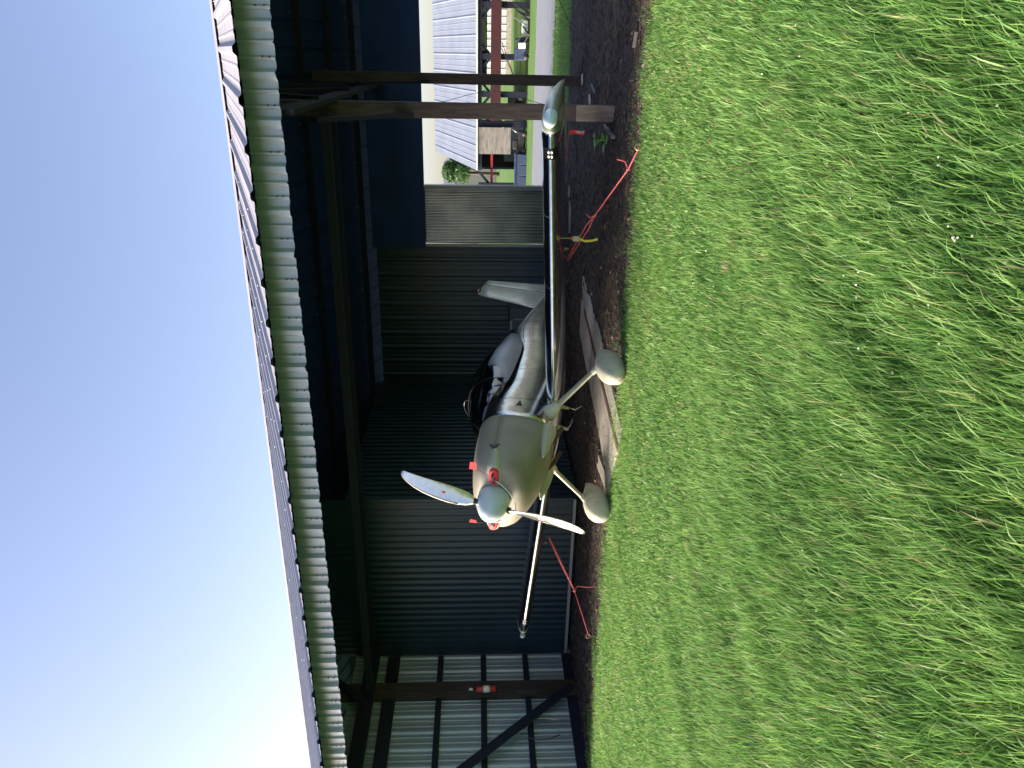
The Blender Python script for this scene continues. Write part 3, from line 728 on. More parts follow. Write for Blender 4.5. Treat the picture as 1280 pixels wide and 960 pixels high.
g = MB(); g.tube([tw2-lef*.025, tw2-lef*.02, tw2+lef*.02, tw2+lef*.025], [.06,.08,.08,.06], 18); g.build('tail_wheel', M['black'], plane)

# main gear
for sg in (1, -1):
    wc = CC+lef*sg*tr
    root = G(1.52, sg*.36, -.43); foot = wc+up*.27+aft*.03
    d = (foot-root); g = MB(); rr = []
    nrm = d.normalized(); fa_ = (-aft-nrm*(-aft).dot(nrm)).normalized(); th_ = nrm.cross(fa_)
    for f in [i/10 for i in range(11)]:
        c_ = .125-.035*f; p = root+d*f
        rr.append([p+fa_*(x-.35*c_)*-1+th_*z*1.2 for x, z in airfoil(c_, .30, 10)])
    g.loft(rr, 0, True, True); lg = g.build('gear_leg', M['gear'], plane)
    g = MB(); rr = []
    for f, r1 in ((-.07,.10),(0,.095),(.06,.075),(.12,.060),(.155,.052)):
        p = root+d*f; rr.append([p+fa_*r1*1.1*math.cos(2*PI*k/16)+th_*r1*.8*math.sin(2*PI*k/16) for k in range(16)])
    g.loft(rr, 0, True, True); g.build('leg_fairing', M['gear'], lg)
    g = MB(); rr = []
    for f, r1 in ((.84,.040),(.92,.046),(.99,.058)):
        p = root+d*f; rr.append([p+fa_*r1*1.2*math.cos(2*PI*k/16)+th_*r1*.7*math.sin(2*PI*k/16) for k in range(16)])
    g.loft(rr, 0, True, True); g.build('leg_fairing', M['pant'], lg)
    # wheel fairing
    g = MB(); rr = []
    ptab = [(-.385,.008,.008,.185),(-.375,.045,.05,.185),(-.35,.075,.09,.187),(-.30,.103,.128,.19),(-.22,.124,.158,.195),(-.12,.134,.174,.20),(0,.135,.178,.203),(.12,.126,.165,.205),(.24,.105,.138,.21),(.34,.075,.10,.22),(.42,.045,.065,.235),(.48,.018,.035,.25),(.50,.005,.018,.255)]
    for x, rw, rh, zc in ptab:
        rh *= .86; rw *= .93; zc -= .032; x *= .80
        n = 2.5; ring = []
        for k in range(28):
            t = 2*PI*k/28; cx_ = abs(math.cos(t))**(2/n)*math.copysign(1, math.cos(t)); sz = abs(math.sin(t))**(2/n)*math.copysign(1, math.sin(t))
            zz = zc+sz*rh
            ring.append(wc+aft*x+lef*(cx_*rw)+up*max(zz, .03))
        rr.append(ring)
    g.loft(rr, 0, True, True); pn = g.build('wheel_fairing', M['pant'], plane)
    g = MB(); q = [[wc+aft*(-.06+dx)+lef*(abs(math.cos(t))**.8*math.copysign(1, math.cos(t))*.1365)+up*(.172+abs(math.sin(t))**.8*math.copysign(1, math.sin(t))*.158) for dx in (0,.004)] for t in [R(-30)+R(240)*k/24 for k in range(25)]]
    g.loft(q, 0, False, True, False); g.build('seam', M['plate'], pn)
    g = MB(); p = wc+up*.147; g.tube([p-lef*.065, p-lef*.06, p-lef*.04, p+lef*.04, p+lef*.06, p+lef*.065], [.11,.13,.148,.148,.13,.11], 28); wh_ = g.build('wheel', M['black'], plane)

# inlet plugs, tags and cord
prs = []
for sg, lab in ((1, 'red foam cowl plug with a square red tag, in the fully visible air inlet'), (-1, 'red foam cowl plug with a slim red tag, half hidden behind the spinner')):
    c = G(.325, sg*.287, .005)
    pg = empty('cowl_plug', c, lab, 'plug', 'red engine plugs')
    g = MB(); rr = []
    for a, k_ in ((.345,1.0),(.30,1.0),(.288,.97),(.282,.90)):
        rr.append([G(a, sg*.287+k_*(.092*math.copysign(abs(math.cos(t))**.7, math.cos(t))), .005+k_*.050*math.copysign(abs(math.sin(t))**.8, math.sin(t))) for t in [2*PI*k/28 for k in range(28)]])
    g.loft(rr, 0, True, True); g.build('foam_block', M['red'], pg)
    g = MB(); rr = []
    for k in range(15):
        t = PI*k/14; p = G(.280-.03*math.sin(t), sg*.287+.055*math.cos(t), .005+.006*math.sin(t*2)); rr.append([p+H_*.012, p-H_*.012, p-H_*.012-A_*.003, p+H_*.012-A_*.003])
    g.loft(rr, 0, True, False); g.build('handle_strap', M['black'], pg)
    stk = G(.30, sg*.287+.0, .05); tpp = stk+up*(.125 if sg > 0 else .13)+lef*(.09 if sg > 0 else -.01)
    g = MB(); g.tube([stk, tpp], .0025, 6); g.build('tag_stem', M['black'], pg)
    wd = .075 if sg > 0 else .03
    g = MB(); q = [tpp+up*.075+lef*(.045)*(1 if sg > 0 else .4)+aft*0, tpp+up*.068+lef*(.045+wd)*(1 if sg > 0 else .5), tpp+lef*(.03+wd)*(1 if sg > 0 else .5)-up*.0, tpp-lef*.01]
    q = [tpp-lef*.01+up*0, tpp+lef*(wd), tpp+lef*(wd+.008)+up*.062, tpp+lef*.002+up*.07]
    if sg < 0: q = [tpp-lef*.004-up*.01, tpp+lef*.03-up*.0, tpp+lef*.045+up*.055, tpp+lef*.01+up*.07]
    g.add(q+[p+A_*.006 for p in q], [(0,1,2,3),(7,6,5,4),(0,4,5,1),(1,5,6,2),(2,6,7,3),(3,7,4,0)]); g.build('tag', M['redtag'], pg)
    prs.append(c)
g = MB(); pts_ = []
for k in range(25):
    f = k/24; l = .265*(1-2*f); pts_.append(G(.27-.05*math.sin(PI*f), l, -.01-.225*math.sin(PI*f)**.75))
g.tube(pts_, .0045, 6); o = g.build('plug_cord', M['cord']); tag(o, 'thin white cord looping under the spinner between the red plugs', 'cord')

# pitot cover streamer
c = wpt(.50, 2.95, -.10, 1); cs_ = atd(711,166.5,(c.y))
g = MB(); q = []
for k in range(9):
    f = k/8; p = cs_-up*f*.16+lef*(.012*math.sin(f*5)); q.append([p+Vector((-.021+.012*f-.004*math.sin(6*f),0,.006)), p+Vector((.021-.0*f+.01*f,.004,0)), p+Vector((.021+.01*f,.007,0)), p+Vector((-.021+.012*f-.004*math.sin(6*f),.003,.006))])
g.loft(q, 0, True, False); rib = g.build('warning_streamer', M['redtag']); tag(rib, 'red warning streamer with white letters hanging under the near wing tip', 'streamer')
g = MB(); g.tube([c+up*.0, cs_+up*.003], .003, 5); g.build('streamer_cord', M['redtag'], rib)
tx = bpy.data.curves.new('streamer_text', 'FONT'); tx.body = 'FLIGHT'; tx.size = .036; tx.extrude = .0004; tx.align_x = 'CENTER'; tx.align_y = 'CENTER'
to = bpy.data.objects.new('lettering_tmp', tx); COL.objects.link(to)
bpy.context.view_layer.update(); dg = bpy.context.evaluated_depsgraph_get(); tme = bpy.data.meshes.new_from_object(to.evaluated_get(dg)); bpy.data.objects.remove(to)
tme.materials.append(M['white']); tob = bpy.data.objects.new('lettering', tme); COL.objects.link(tob)
tob.parent = rib; tob.location = cs_-up*.105+Vector((.010,-.002,0)); tob.rotation_euler = (R(90), R(90), 0)

# ------------------------------------------------------------------ ropes
def rope(name, pts, r, m, label, cat='rope', grp=None):
    g = MB(); g.tube(pts, r, 6); o = g.build(name, m); tag(o, label, cat, grp); return o
stR = at(799,184,.05); ringR = wpt(.45, 2.05, -.13, 1)
kn = at(742,277,.62) if False else None
dR = (stR-ringR)
farR = atd(709.5,324,ringR.y+.55)
mid = atd(743,270,7.85); mid2 = atd(785,212,7.35)
rp = rope('tie_down_rope', [stR, mid2, mid], .0075, M['rope'], 'long doubled red tie-down rope under the near wing, crossing the yellow strap')
for off in (-.016, .016):
    g = MB(); a_ = farR+lef*off*1.2; b_ = mid; m_ = lerp(a_, b_, .75)+lef*off*.8+up*off; g.tube([a_, m_, b_], .0065, 6); g.build('rope_strand', M['rope'], rp)
for c in (mid, mid2): 
    g = MB(); g.ball(c, (.014,.014,.022), 8); g.build('knot', M['rope'], rp)
g = MB(); g.tube([mid2, mid2+Vector((.08,0,.03)), mid2+Vector((.10,0,.11))], .006, 6); g.build('rope_end', M['rope'], rp)
g = MB(); g.tube([mid, mid+Vector((-.02,0,.05)), mid+Vector((.02,0,.09))], .006, 6); g.build('rope_end', M['rope'], rp)
g = MB(); g.tube([ringR, atd(700,315,ringR.y+.3), farR], .004, 6); g.build('rope_strand', M['rope'], rp)
def stake(c, label):
    e = empty('tie_down_stake', c, label, 'stake')
    g = MB(); g.tube([c+Vector((.03*math.cos(2*PI*k/16), 0, .03*math.sin(2*PI*k/16)+.01)) for k in range(17)], .008, 8); g.build('eye', mat('brass_eye', (.45,.38,.18), .4, .6), e)
    g = MB(); g.tube([c-up*.02, c-up*.2], .008, 8); g.build('shank', M['steel'], e)
stake(stR, 'brassy eye stake at the end of the red rope under the near wing')
stL = at(736,795,.05); tL = wpt(.45, 2.05, -.12, -1)
tL = atd(686,672,tL.y); kL = lerp(tL, stL, .56)
kL = atd(718,738, tL.y+(stL.y-tL.y)*.56)
rp2 = rope('tie_down_rope', [stL, kL], .0075, M['rope'], 'red tie-down rope under the far wing, with a loose end hanging down')
for off in (-.012, .012):
    g = MB(); g.tube([tL+Vector((off,0,0)), lerp(tL, kL, .5)+Vector((off*1.3,0,0)), kL], .0075, 6); g.build('rope_strand', M['rope'], rp2)
g = MB(); g.ball(kL, .025, 8); g.build('knot', M['rope'], rp2)
g = MB(); g.tube([kL, kL+Vector((.06,0,-.04)), atd(733,734,kL.y-.1), atd(745,733,kL.y-.25)], .005, 6); g.build('rope_end', M['rope'], rp2)
stake(stL, 'small eye stake at the end of the red rope under the far wing')
# ratchet strap under the right wing
ys = ringR.y
sx = empty('ratchet_strap', ringR, 'yellow ratchet strap hanging from the near wing', 'strap')
a_ = atd(696,298,ys); b_ = atd(719,298,ys)
g = MB(); g.tube([a_+up*.02, a_], .014, 8); g.ball(a_, .018, 8); g.build('hook', M['yellow'], sx)
g = MB(); g.bar(a_, b_, .024, .006); g.build('buckle_bar', M['steel'], sx)
g = MB(); g.box((-.035,-.02,-.045), (.02,.02,.03), lambda x, y, z: b_+Vector((x,y,z))); g.build('ratchet', M['steel'], sx, bevel=.006)
g = MB(); g.ball(b_+Vector((0,-.01,.035)), (.022,.02,.018), 8); g.build('release_tab', mat('orange_tab', (.6,.15,.03), .5), sx)
q = [b_-up*.03, atd(731,301.5,ys), atd(740,301,ys), atd(747,299,ys)]
g = MB(); g.loft([[p+Vector((-.012,0,0)), p+Vector((.012,0,0)), p+Vector((.012,.003,0)), p+Vector((-.012,.003,0))] for p in q], 0, True, False); g.build('webbing', M['yellow'], sx)

# broadleaf weed beside the middle post
wp = at(760,176,0)
wd_ = empty('broadleaf_weed', wp, 'bright green broadleaf weed growing beside the middle post', 'plant')
for k in range(9):
    an = 2*PI*k/9+.4; ln = random.uniform(.10,.16); el = random.uniform(.35,.9)
    dr = Vector((math.cos(an)*math.cos(el), math.sin(an)*math.cos(el), math.sin(el))); sd = Vector((-math.sin(an), math.cos(an), 0))
    b0 = wp+up*(.02+.12*(k % 3)/2); g = MB(); q = []
    for i in range(7):
        f = i/6; wdt = .060*math.sin(PI*min(1, f*1.02+.0))**.7+.002; p = b0+dr*ln*(.25+f)-up*.05*f*f; q.append([p-sd*wdt-up*0, p+up*(-.008), p+sd*wdt])
    g.loft(q, 0, False, True, False); g.tube([b0, b0+dr*ln*.3], .003, 5); g.build('leaf', M['leafp'], wd_)
g = MB(); g.tube([wp, wp+up*.18], .006, 6); g.build('stem', M['leafp'], wd_)

# small weeds by the left wall
for i, (px, py, lab) in enumerate(((718,948,'small drooping weed in front of the pale side wall, nearest the picture edge'), (712,944,'small dark weed against the pale side wall, a step behind the other'))):
    c = at(728+i*2, 950-i*12, 0); e = empty('creeper_weed', c, lab, 'plant'); 
    g = MB(); tops = [c+Vector((random.uniform(-.1,.1), random.uniform(-.05,.05), h_)) for h_ in (.15,.3,.45)]; g.tube([c]+tops, .004, 5); g.build('stem', M['bark'], e)
    for p in tops+[lerp(tops[0],tops[1],.5)]:
        g = MB(); s_ = random.uniform(.03,.05); a = random.uniform(0,6); dr = Vector((math.cos(a), math.sin(a), -.4)); sd = dr.cross(up).normalized()
        g.add([p, p+dr*s_+sd*s_*.5, p+dr*s_*2.2, p+dr*s_-sd*s_*.5], [(0,1,2,3)]); g.build('leaf', mat('dark_leaf', (.02,.045,.02), .6), e)

# ------------------------------------------------------------------ things beyond the hangar
def zg(s, t): p = W(s, t); return ground_z(p.x, p.y)
FT = 46.5; FZ0 = zg(0, FT); FE = 1.60
fh = empty('far_hangar', W(6, FT, FZ0), 'far open hangar with blue-grey metal roof across the road', 'hangar')
prof = rib_profile(-6.4, 60, 1.0, .03, .012)
g = MB(); g.loft([[W(s, FT-.4, FE+h) for s, h in prof], [W(s, FT+9.0, 4.55+h) for s, h in prof]], 0, False, False, False)
g.loft([[W(s, FT+18.4, FE+h) for s, h in prof], [W(s, FT+9.0, 4.55+h) for s, h in prof]], 0, False, False, False)
g.loft([[W(s, FT-.4, FE+h-.06) for s, h in prof], [W(s, FT+9.0, 4.49+h) for s, h in prof]], 1, False, False, False)
g.loft([[W(s, FT+18.4, FE+h-.06) for s, h in prof], [W(s, FT+9.0, 4.49+h) for s, h in prof]], 1, False, False, False)
fr = g.build('roof', [M['blueroof'], M['shaded_wood']], fh, fixn=False)
g = MB(); g.box((-6.4, FT-.42, FE-.06), (60, FT-.36, FE+.05), W); g.build('gutter', M['shed'], fr)
g = MB(); g.box((-6.4, FT-.25, FE-.30), (60, FT-.1, FE-.06), W); g.build('header', M['shaded_wood'], fh)
def gss(py, t):                         # s of a point in plane t seen at column py
    d = look(620, py); return t*(d.x*cH-d.y*sH)/(d.x*sH+d.y*cH)
for py in (6, 71, 118, 155, 232, -70, -140, -220):
    s = gss(py, FT); g = MB(); g.box((s-.16, FT-.2, FZ0-.1), (s+.16, FT+.15, FE-.1), W); g.build('post', M['shaded_wood'], fh)
    for sg in (-1, 1): g = MB(); g.bar(W(s, FT-.05, .75), W(s+sg*.8, FT-.05, FE-.15), .1, .14); g.build('knee_brace', M['shaded_wood'], fh)
s0, s1 = gss(192, FT), gss(159, FT)
g = MB(); g.box((s0, FT-.32, -.42), (s1, FT-.26, FE-.07), W); g.build('plywood_panel', M['ply'], fh)
g = MB(); g.box((gss(150, FT), FT-.6, .22), (60, FT-.25, .80), W); g.build('door_beam', M['redbeam'], fh)
g = MB(); g.box((gss(245, FT), FT+.2, .62), (gss(193, FT), FT+.4, .76), W); g.build('door_rail', M['redbeam2'], fh)
g = MB(); g.box((-6.3, FT+8, -.15), (gss(150, FT+8), FT+8.1, 2.9), W); g.build('shade_sheet', M['shaded_wood'], fh)  # dark sheet added where the bay is only in shade
ribwall('inner_lining', lambda u, h, z: W(u, FT+3-h, z), -6.3, gss(150, FT+3), FZ0, -.15, M['shed'], .3, .03, .0, parent=fh)
g = MB(); g.box((-6.4, FT+.2, FZ0), (-6.3, FT+18, FE-.1), W); g.build('end_wall', M['shaded_wood'], fh)
g = MB(); g.box((gss(100, FT+5), FT+5, .95), (60, FT+5.2, 2.6), W); g.build('shade_sheet', M['shaded_wood'], fh)  # dark hanging sheet in place of the shadow behind the header
g = MB(); g.box((gss(64, FT+2), FT+2, 1.05), (gss(8, FT+2), FT+2.05, 1.5), W); g.build('roof_light', M['line'], fh)
for py0, t_ in ((52, FT-.7),):
    g = MB(); g.bar(W(gss(52, t_), t_, .2), W(gss(97, t_), t_, -.55), .04, .04); g.bar(W(gss(60, t_), t_, .2), W(gss(97, t_), t_, -.55), .04, .04); g.build('tie_rod', M['black'], fh)

ws_ = empty('white_shed', W(14, FT+26, -1.45), 'long white ribbed shed seen through the far hangar', 'shed')
prof = rib_profile(-2, 70, .6, .04, .0)
g = MB(); g.loft([[W(s, FT+26-h, -1.0) for s, h in prof], [W(s, FT+26-h, 1.35) for s, h in prof]], 0, False, False, False); g.build('wall', M['shed'], ws_)
g = MB(); g.box((-2.2, FT+25.8, 1.35), (70, FT+33, 1.6), W); g.build('roof', M['blueroof'], ws_)
g = MB(); g.box((-2, FT+26, -1.5), (70, FT+33, -1.0), W); g.build('plinth', M['conc'], ws_)

# bins, cart and scrap under the far eave
for i, (pa, pb) in enumerate(((205.5,218.5),(219.5,230.5),(192,204.5),(231.5,244))):
    t_ = FT-1.0; a, b = gss(pb, t_), gss(pa, t_); z0 = zg(0, t_)
    lab = ['second from', 'third from', 'nearest to', 'farthest from'][i]
    e = empty('storage_bin', W((a+b)/2, t_, z0), 'navy storage bin under the far hangar eave, %s the plywood panel' % lab, 'bin', 'navy bins under the far hangar')
    g = MB(); g.box((a, t_-.4, z0), (b, t_+.4, z0+.62), lambda s, t, z: W(s+(s-(a+b)/2)*.12*((z-z0)/.62), t, z)); g.build('tub', M['navy'], e, bevel=.03)
    g = MB(); g.box((a-.06, t_-.46, z0+.625), (b+.06, t_+.46, z0+.70), W); g.build('lid', M['navy'], e, bevel=.02)
t_ = FT-1.2; z0 = zg(0, t_)
e = empty('utility_cart', W(gss(60, t_), t_, z0), 'navy utility cart with a white box on its side under the far hangar', 'cart')
g = MB(); g.box((gss(75,t_), t_, z0+.15), (gss(46,t_), t_+1, z0+.62), W); g.box((gss(75,t_), t_, z0+.6), (gss(60,t_), t_+1, z0+.80), W); g.build('body', M['navy'], e, bevel=.04)
g = MB(); g.box((gss(60,t_), t_-.3, z0+.22), (gss(53,t_), t_-.02, z0+.62), W); g.build('white_box', M['white'], e, bevel=.02)
for py in (70, 51):
    g = MB(); p = W(gss(py,t_), t_-.05, z0+.17); g.tube([p, p+W(0,.15)], .17, 16); g.build('wheel', M['black'], e)
e = empty('scrap_frame', W(gss(28, t_), t_, z0), 'tangle of grey metal frames lying beside the navy cart', 'scrap metal')
for k in range(14):
    a = W(gss(random.uniform(12,46), t_), t_+random.uniform(-.3,.3), z0+random.uniform(.0,.2)); b = a+Vector((random.uniform(-.5,.5), 0, random.uniform(.2,.8)))
    g = MB(); g.bar(a, b, .06, .06); g.build('bar', M['steel'] if k % 2 else M['black'], e)
g = MB(); g.box((gss(44,t_), t_, z0+.1), (gss(26,t_), t_+.3, z0+.45), lambda s, t, z: W(s+(z-z0)*.3, t, z)); g.build('hopper', M['shed'], e, bevel=.03)
e = empty('small_tractor', W(gss(125, FT+1), FT+1, z0), 'small black tractor with a pale canopy standing inside the far hangar', 'tractor')
t2 = FT+1
g = MB(); g.box((gss(137,t2), t2-.5, z0+.45), (gss(118,t2), t2+.5, z0+1.05), W); g.box((gss(137,t2), t2-.4, z0+1.0), (gss(130,t2), t2+.4, z0+1.3), W); g.build('body', M['black'], e, bevel=.05)
g = MB(); g.box((gss(136,t2), t2-.5, z0+1.55), (gss(114,t2), t2+.5, z0+1.75), W); g.build('canopy', M['white'], e, bevel=.03)
for py, r_ in ((134,.38),(119,.27)):
    g = MB(); p = W(gss(py,t2), t2-.7, z0+r_); g.tube([p, p+W(0,.22)], r_, 20); g.build('wheel', M['black'], e)
g = MB()
for py in (135, 116): g.bar(W(gss(py,t2), t2, z0+1.0), W(gss(py,t2), t2, z0+1.6), .05, .05)
g.build('roof_post', M['black'], e)
# machine by the plywood panel
t3 = FT-.9; e = empty('push_mower', W(gss(180, t3), t3, z0), 'black machine standing below the plywood panel', 'machine')
g = MB(); g.box((gss(190,t3), t3-.3, z0+.12), (gss(163,t3), t3+.3, z0+.5), W); g.box((gss(186,t3), t3-.2, z0+.5), (gss(174,t3), t3+.2, z0+.82), W); g.build('body', M['black'], e, bevel=.06)
for py in (187, 166):
    g = MB(); p = W(gss(py,t3), t3-.4, z0+.16); g.tube([p, p+W(0,.1)], .16, 14); g.build('wheel', M['black'], e)
g = MB(); g.tube([W(gss(168,t3), t3, z0+.4), W(gss(160,t3), t3, z0+.95)], .03, 6); g.build('handle', M['steel'], e)

# house and trees far away
hb = atd(590, 225, 118); hz = -1.45
hs = empty('farmhouse', (hb.x, hb.y, hz), 'distant pale farmhouse with slate roof beyond the end of the far hangar', 'house')
def hp(px, py, dp=118): return atd(px, py, dp)
def block(x0, x1, y0, y1, z0, z1, m, name, par):
    g = MB(); g.box((x0, y0, z0), (x1, y1, z1)); return g.build(name, m, par)
xl, xr = hp(590,236).x, hp(590,196).x
zt = hp(575, 225).z; z1 = hp(569,225).z; z0r = hp(561,225).z
block(xl, xr, hb.y, hb.y+9, hz, z1, M['houseg'], 'wall', hs)
g = MB(); g.add([(xl-.5,hb.y-.5,z1),(xr+.5,hb.y-.5,z1),(xr+.5,hb.y+9.5,z1),(xl-.5,hb.y+9.5,z1),(xl-.5,hb.y+4.5,z0r+1),(xr+.5,hb.y+4.5,z0r+1)], [(0,1,5,4),(2,3,4,5),(0,4,3),(1,2,5),(0,3,2,1)]); g.build('roof', M['houser'], hs)
block(xl-1, xl+3.2, hb.y-3, hb.y-.05, hz, hp(572,225).z, M['tan'], 'wing', hs)
for q in (.35, .6, .8):
    x_ = xl+(xr-xl)*q; f = block(x_-.5, x_+.5, hb.y-.06, hb.y-.01, z1-2.0, z1-.8, M['white'], 'window', hs); block(x_-.38, x_+.38, hb.y-.09, hb.y-.065, z1-1.9, z1-.9, M['navy'], 'pane', f)

def tree(c, h, cr, label, nleaf=2600, leaf=.28, seed=1, lobes=9, trunkh=.4):
    rd_ = random.Random(seed); e = empty('leafy_tree', c, label, 'tree', 'distant trees')
    g = MB(); g.tube([c, c+Vector((.1,0,h*trunkh)), c+Vector((.2,.1,h*.8))], [h*.035, h*.025, h*.008], 8)
    L = []
    for k in range(lobes):
        a = rd_.uniform(0, 2*PI); r_ = cr*rd_.uniform(.25,.75); zz = h*rd_.uniform(trunkh, .88); p = c+Vector((math.cos(a)*r_*(1.25-zz/h), math.sin(a)*r_*(1.25-zz/h), zz)); L.append((p, cr*rd_.uniform(.3,.5)))
        g.tube([c+Vector((.1,0,h*trunkh*rd_.uniform(.6,1.1))), lerp(c+up*h*.5, p, .6), p], [h*.012,h*.008,h*.003], 5)
    g.build('trunk', M['bark'], e)
    V = []; F = []; C_ = []
    for k in range(nleaf):
        p0, r_ = rd_.choice(L); v = Vector((rd_.gauss(0,1), rd_.gauss(0,1), rd_.gauss(0,1))).normalized()*r_*rd_.uniform(.4,1.08)**.6
        p = p0+Vector((v.x, v.y, v.z*.8)); a = Vector((rd_.gauss(0,1), rd_.gauss(0,1), rd_.gauss(0,.6))).normalized(); b = a.cross(Vector((rd_.gauss(0,1), rd_.gauss(0,1), rd_.gauss(0,1)))).normalized(); s_ = leaf*rd_.uniform(.5,1.2); n0 = len(V)
        V += [p-a*s_, p+b*s_*.5, p+a*s_, p-b*s_*.5]; F.append((n0, n0+1, n0+2, n0+3)); C_ += [min(1, max(0, rd_.gauss(.5,.22)))]*4
    me = bpy.data.meshes.new('crown'); me.from_pydata([tuple(Vector(v)-Vector(c)) for v in V], [], F); at_ = me.attributes.new('rnd', 'FLOAT', 'CORNER'); at_.data.foreach_set('value', C_); me.materials.append(M['leaf'])
    o = bpy.data.objects.new('crown', me); COL.objects.link(o); o.parent = e; return e
def tz(px, py, dp): return atd(px, py, dp).z
c = atd(620, 218, 100); tree(Vector((c.x, c.y, -1.45)), tz(545,215,100)+1.45, 2.6, 'round green tree rising behind the distant farmhouse', 3600, .26, 3)
c = atd(620, 204, 104); tree(Vector((c.x, c.y, -1.45)), tz(556,204,104)+1.45, 1.5, 'smaller tree between the farmhouse and the far hangar roof end', 1500, .24, 5)
c = atd(620, 45, 82); tree(Vector((c.x, c.y, -1.45)), tz(534,45,82)+1.45, 1.7, 'wispy treetop showing above the far hangar roof ridge', 900, .2, 8)
c = atd(620, 72, 84); tree(Vector((c.x, c.y, -1.45)), tz(537,72,84)+1.45, 1.5, 'lower treetop just over the ridge beside the wispy one', 600, .2, 9)

# ------------------------------------------------------------------ grass
def n2(x, y, f, sd):
    return (np.sin(x*f*1.3+sd)*np.cos(y*f*1.1-sd*1.7)+.6*np.sin(x*f*2.7-y*f*2.1+sd*3)+.4*np.sin(y*f*4.3+x*f*3.7+sd))/2
def grass_obj(name, X, Y, Z, Hh, Wd, lean, leandir, curve, col, label, mm='grass'):
    n = len(X); a = rng.uniform(0, 2*PI, n)              # facing
    sx, sy = np.cos(a), np.sin(a)
    lx, ly = np.cos(leandir)*lean, np.sin(leandir)*lean
    vs = np.zeros((n, 7, 3), np.float32)
    for lvl, (f, wf) in enumerate(((0, .8), (.42, 1.0), (.78, .62), (1.0, 0))):
        off = f*Hh; bend = (f*.45+f*f*.55*curve)
        cx_ = X+lx*off*bend/1.0; cy_ = Y+ly*off*bend; cz = Z+off*np.sqrt(np.clip(1-(lean*bend)**2*.55, .12, 1))
        if lvl < 3:
            vs[:, lvl*2, 0] = cx_-sx*Wd*wf/2; vs[:, lvl*2, 1] = cy_-sy*Wd*wf/2; vs[:, lvl*2, 2] = cz
            vs[:, lvl*2+1, 0] = cx_+sx*Wd*wf/2; vs[:, lvl*2+1, 1] = cy_+sy*Wd*wf/2; vs[:, lvl*2+1, 2] = cz
        else: vs[:, 6, 0] = cx_; vs[:, 6, 1] = cy_; vs[:, 6, 2] = cz
    b = (np.arange(n)*7)[:, None]
    idx = np.concatenate([b+np.array([0,1,3,2]), b+np.array([2,3,5,4]), b+np.array([4,5,6])], 1).astype(np.int32).ravel()
    me = bpy.data.meshes.new(name); me.vertices.add(n*7); me.vertices.foreach_set('co', vs.ravel())
    me.loops.add(n*11); me.loops.foreach_set('vertex_index', idx)
    me.polygons.add(n*3); me.polygons.foreach_set('loop_start', (np.arange(n)[:, None]*11+np.array([0,4,8])).ravel().astype(np.int32))
    me.polygons.foreach_set('loop_total', np.tile(np.array([4,4,3], np.int32), n))
    at_ = me.attributes.new('rnd', 'FLOAT', 'POINT'); at_.data.foreach_set('value', np.repeat(np.clip(col, 0, 1), 7).astype(np.float32))
    me.materials.append(M[mm]); me.update(calc_edges=True)
    o = bpy.data.objects.new(name, me); COL.objects.link(o); tag(o, label, 'grass', kind='stuff'); return o
N = 480000
d = 1.1+rng.random(N)**.72*9.8; hw = .66*d+1.5
X = rng.uniform(-1, 1, N)*hw; Y = d
dens = (1.5/np.maximum(d, 1.5))**.0
t_ = X*sH+Y*cH; s_ = X*cH-Y*sH
edge = 7.42+.13*n2(s_*.8, 1+0*s_, 1, 0)+.22*n2(s_, t_, 2.6, 2)+.13*n2(s_, t_, 9, 4)+rng.normal(0, .07, N)
keep = t_ < edge
X, Y, t_, s_, d = X[keep], Y[keep], t_[keep], s_[keep], d[keep]; n = len(X); print('grass', n)
tall = np.clip((5.1-t_+.35*n2(X, Y, 1.6, 4))/2.2, 0, 1)      # mown short near the hangar
clump = .5+.5*n2(X, Y, 3.1, 7); cl2 = .5+.5*n2(X, Y, 8.3, 1)
Hh = (.022+.034*clump*cl2+.040*rng.random(n)**2)+tall*(.060+.040*clump+.025*cl2)*(.45+rng.random(n)*.9)
Wd = (.0028+.0020*rng.random(n))*(1+.085*np.clip(d-2.5, 0, 8))*(1.05+.15*tall)
ld = rng.normal(.1, 1.15, n)+.25*n2(X, Y, 1.3, 9); lean = np.clip(rng.normal(.56, .36, n), .03, 1.2)
col = .56+.15*rng.normal(0, 1, n)+.09*n2(X, Y, 2.0, 3)-.04*tall+.10*n2(X, Y, 11, 5)
dry = rng.random(n)-.10*np.clip(n2(X, Y, 1.9, 31)-.25, 0, 1)*0+.0
dband = (t_ > 5.9)*np.clip(n2(X, Y, 3.7, 14)-.05, 0, 1)*.5
col = np.where(rng.random(n) < dband, .90+.08*rng.random(n), col)
col = np.where(dry > .965, .90+.1*rng.random(n), col)
for px, py, r_ in ((980,130,.16),(968,150,.10),(925,300,.12),(912,330,.10),(867,680,.14),(830,230,.14),(826,205,.12),(822,250,.12),(860,75,.12),(845,120,.14),(880,720,.10),(940,210,.10)):
    p = at(px, py); dd = np.hypot(X-p.x, (Y-p.y)*.8); k = (dd < r_*rng.uniform(.4, 1.2, n)) & (rng.random(n) < .6); col = np.where(k, .93+.07*rng.random(n), col); Hh = np.where(k, Hh*.7, Hh)
grass_obj('grass', X, Y, np.zeros(n)-.004, Hh, Wd, lean, ld, .25, col, 'green grass lawn, mown short by the hangar and longer near the camera')
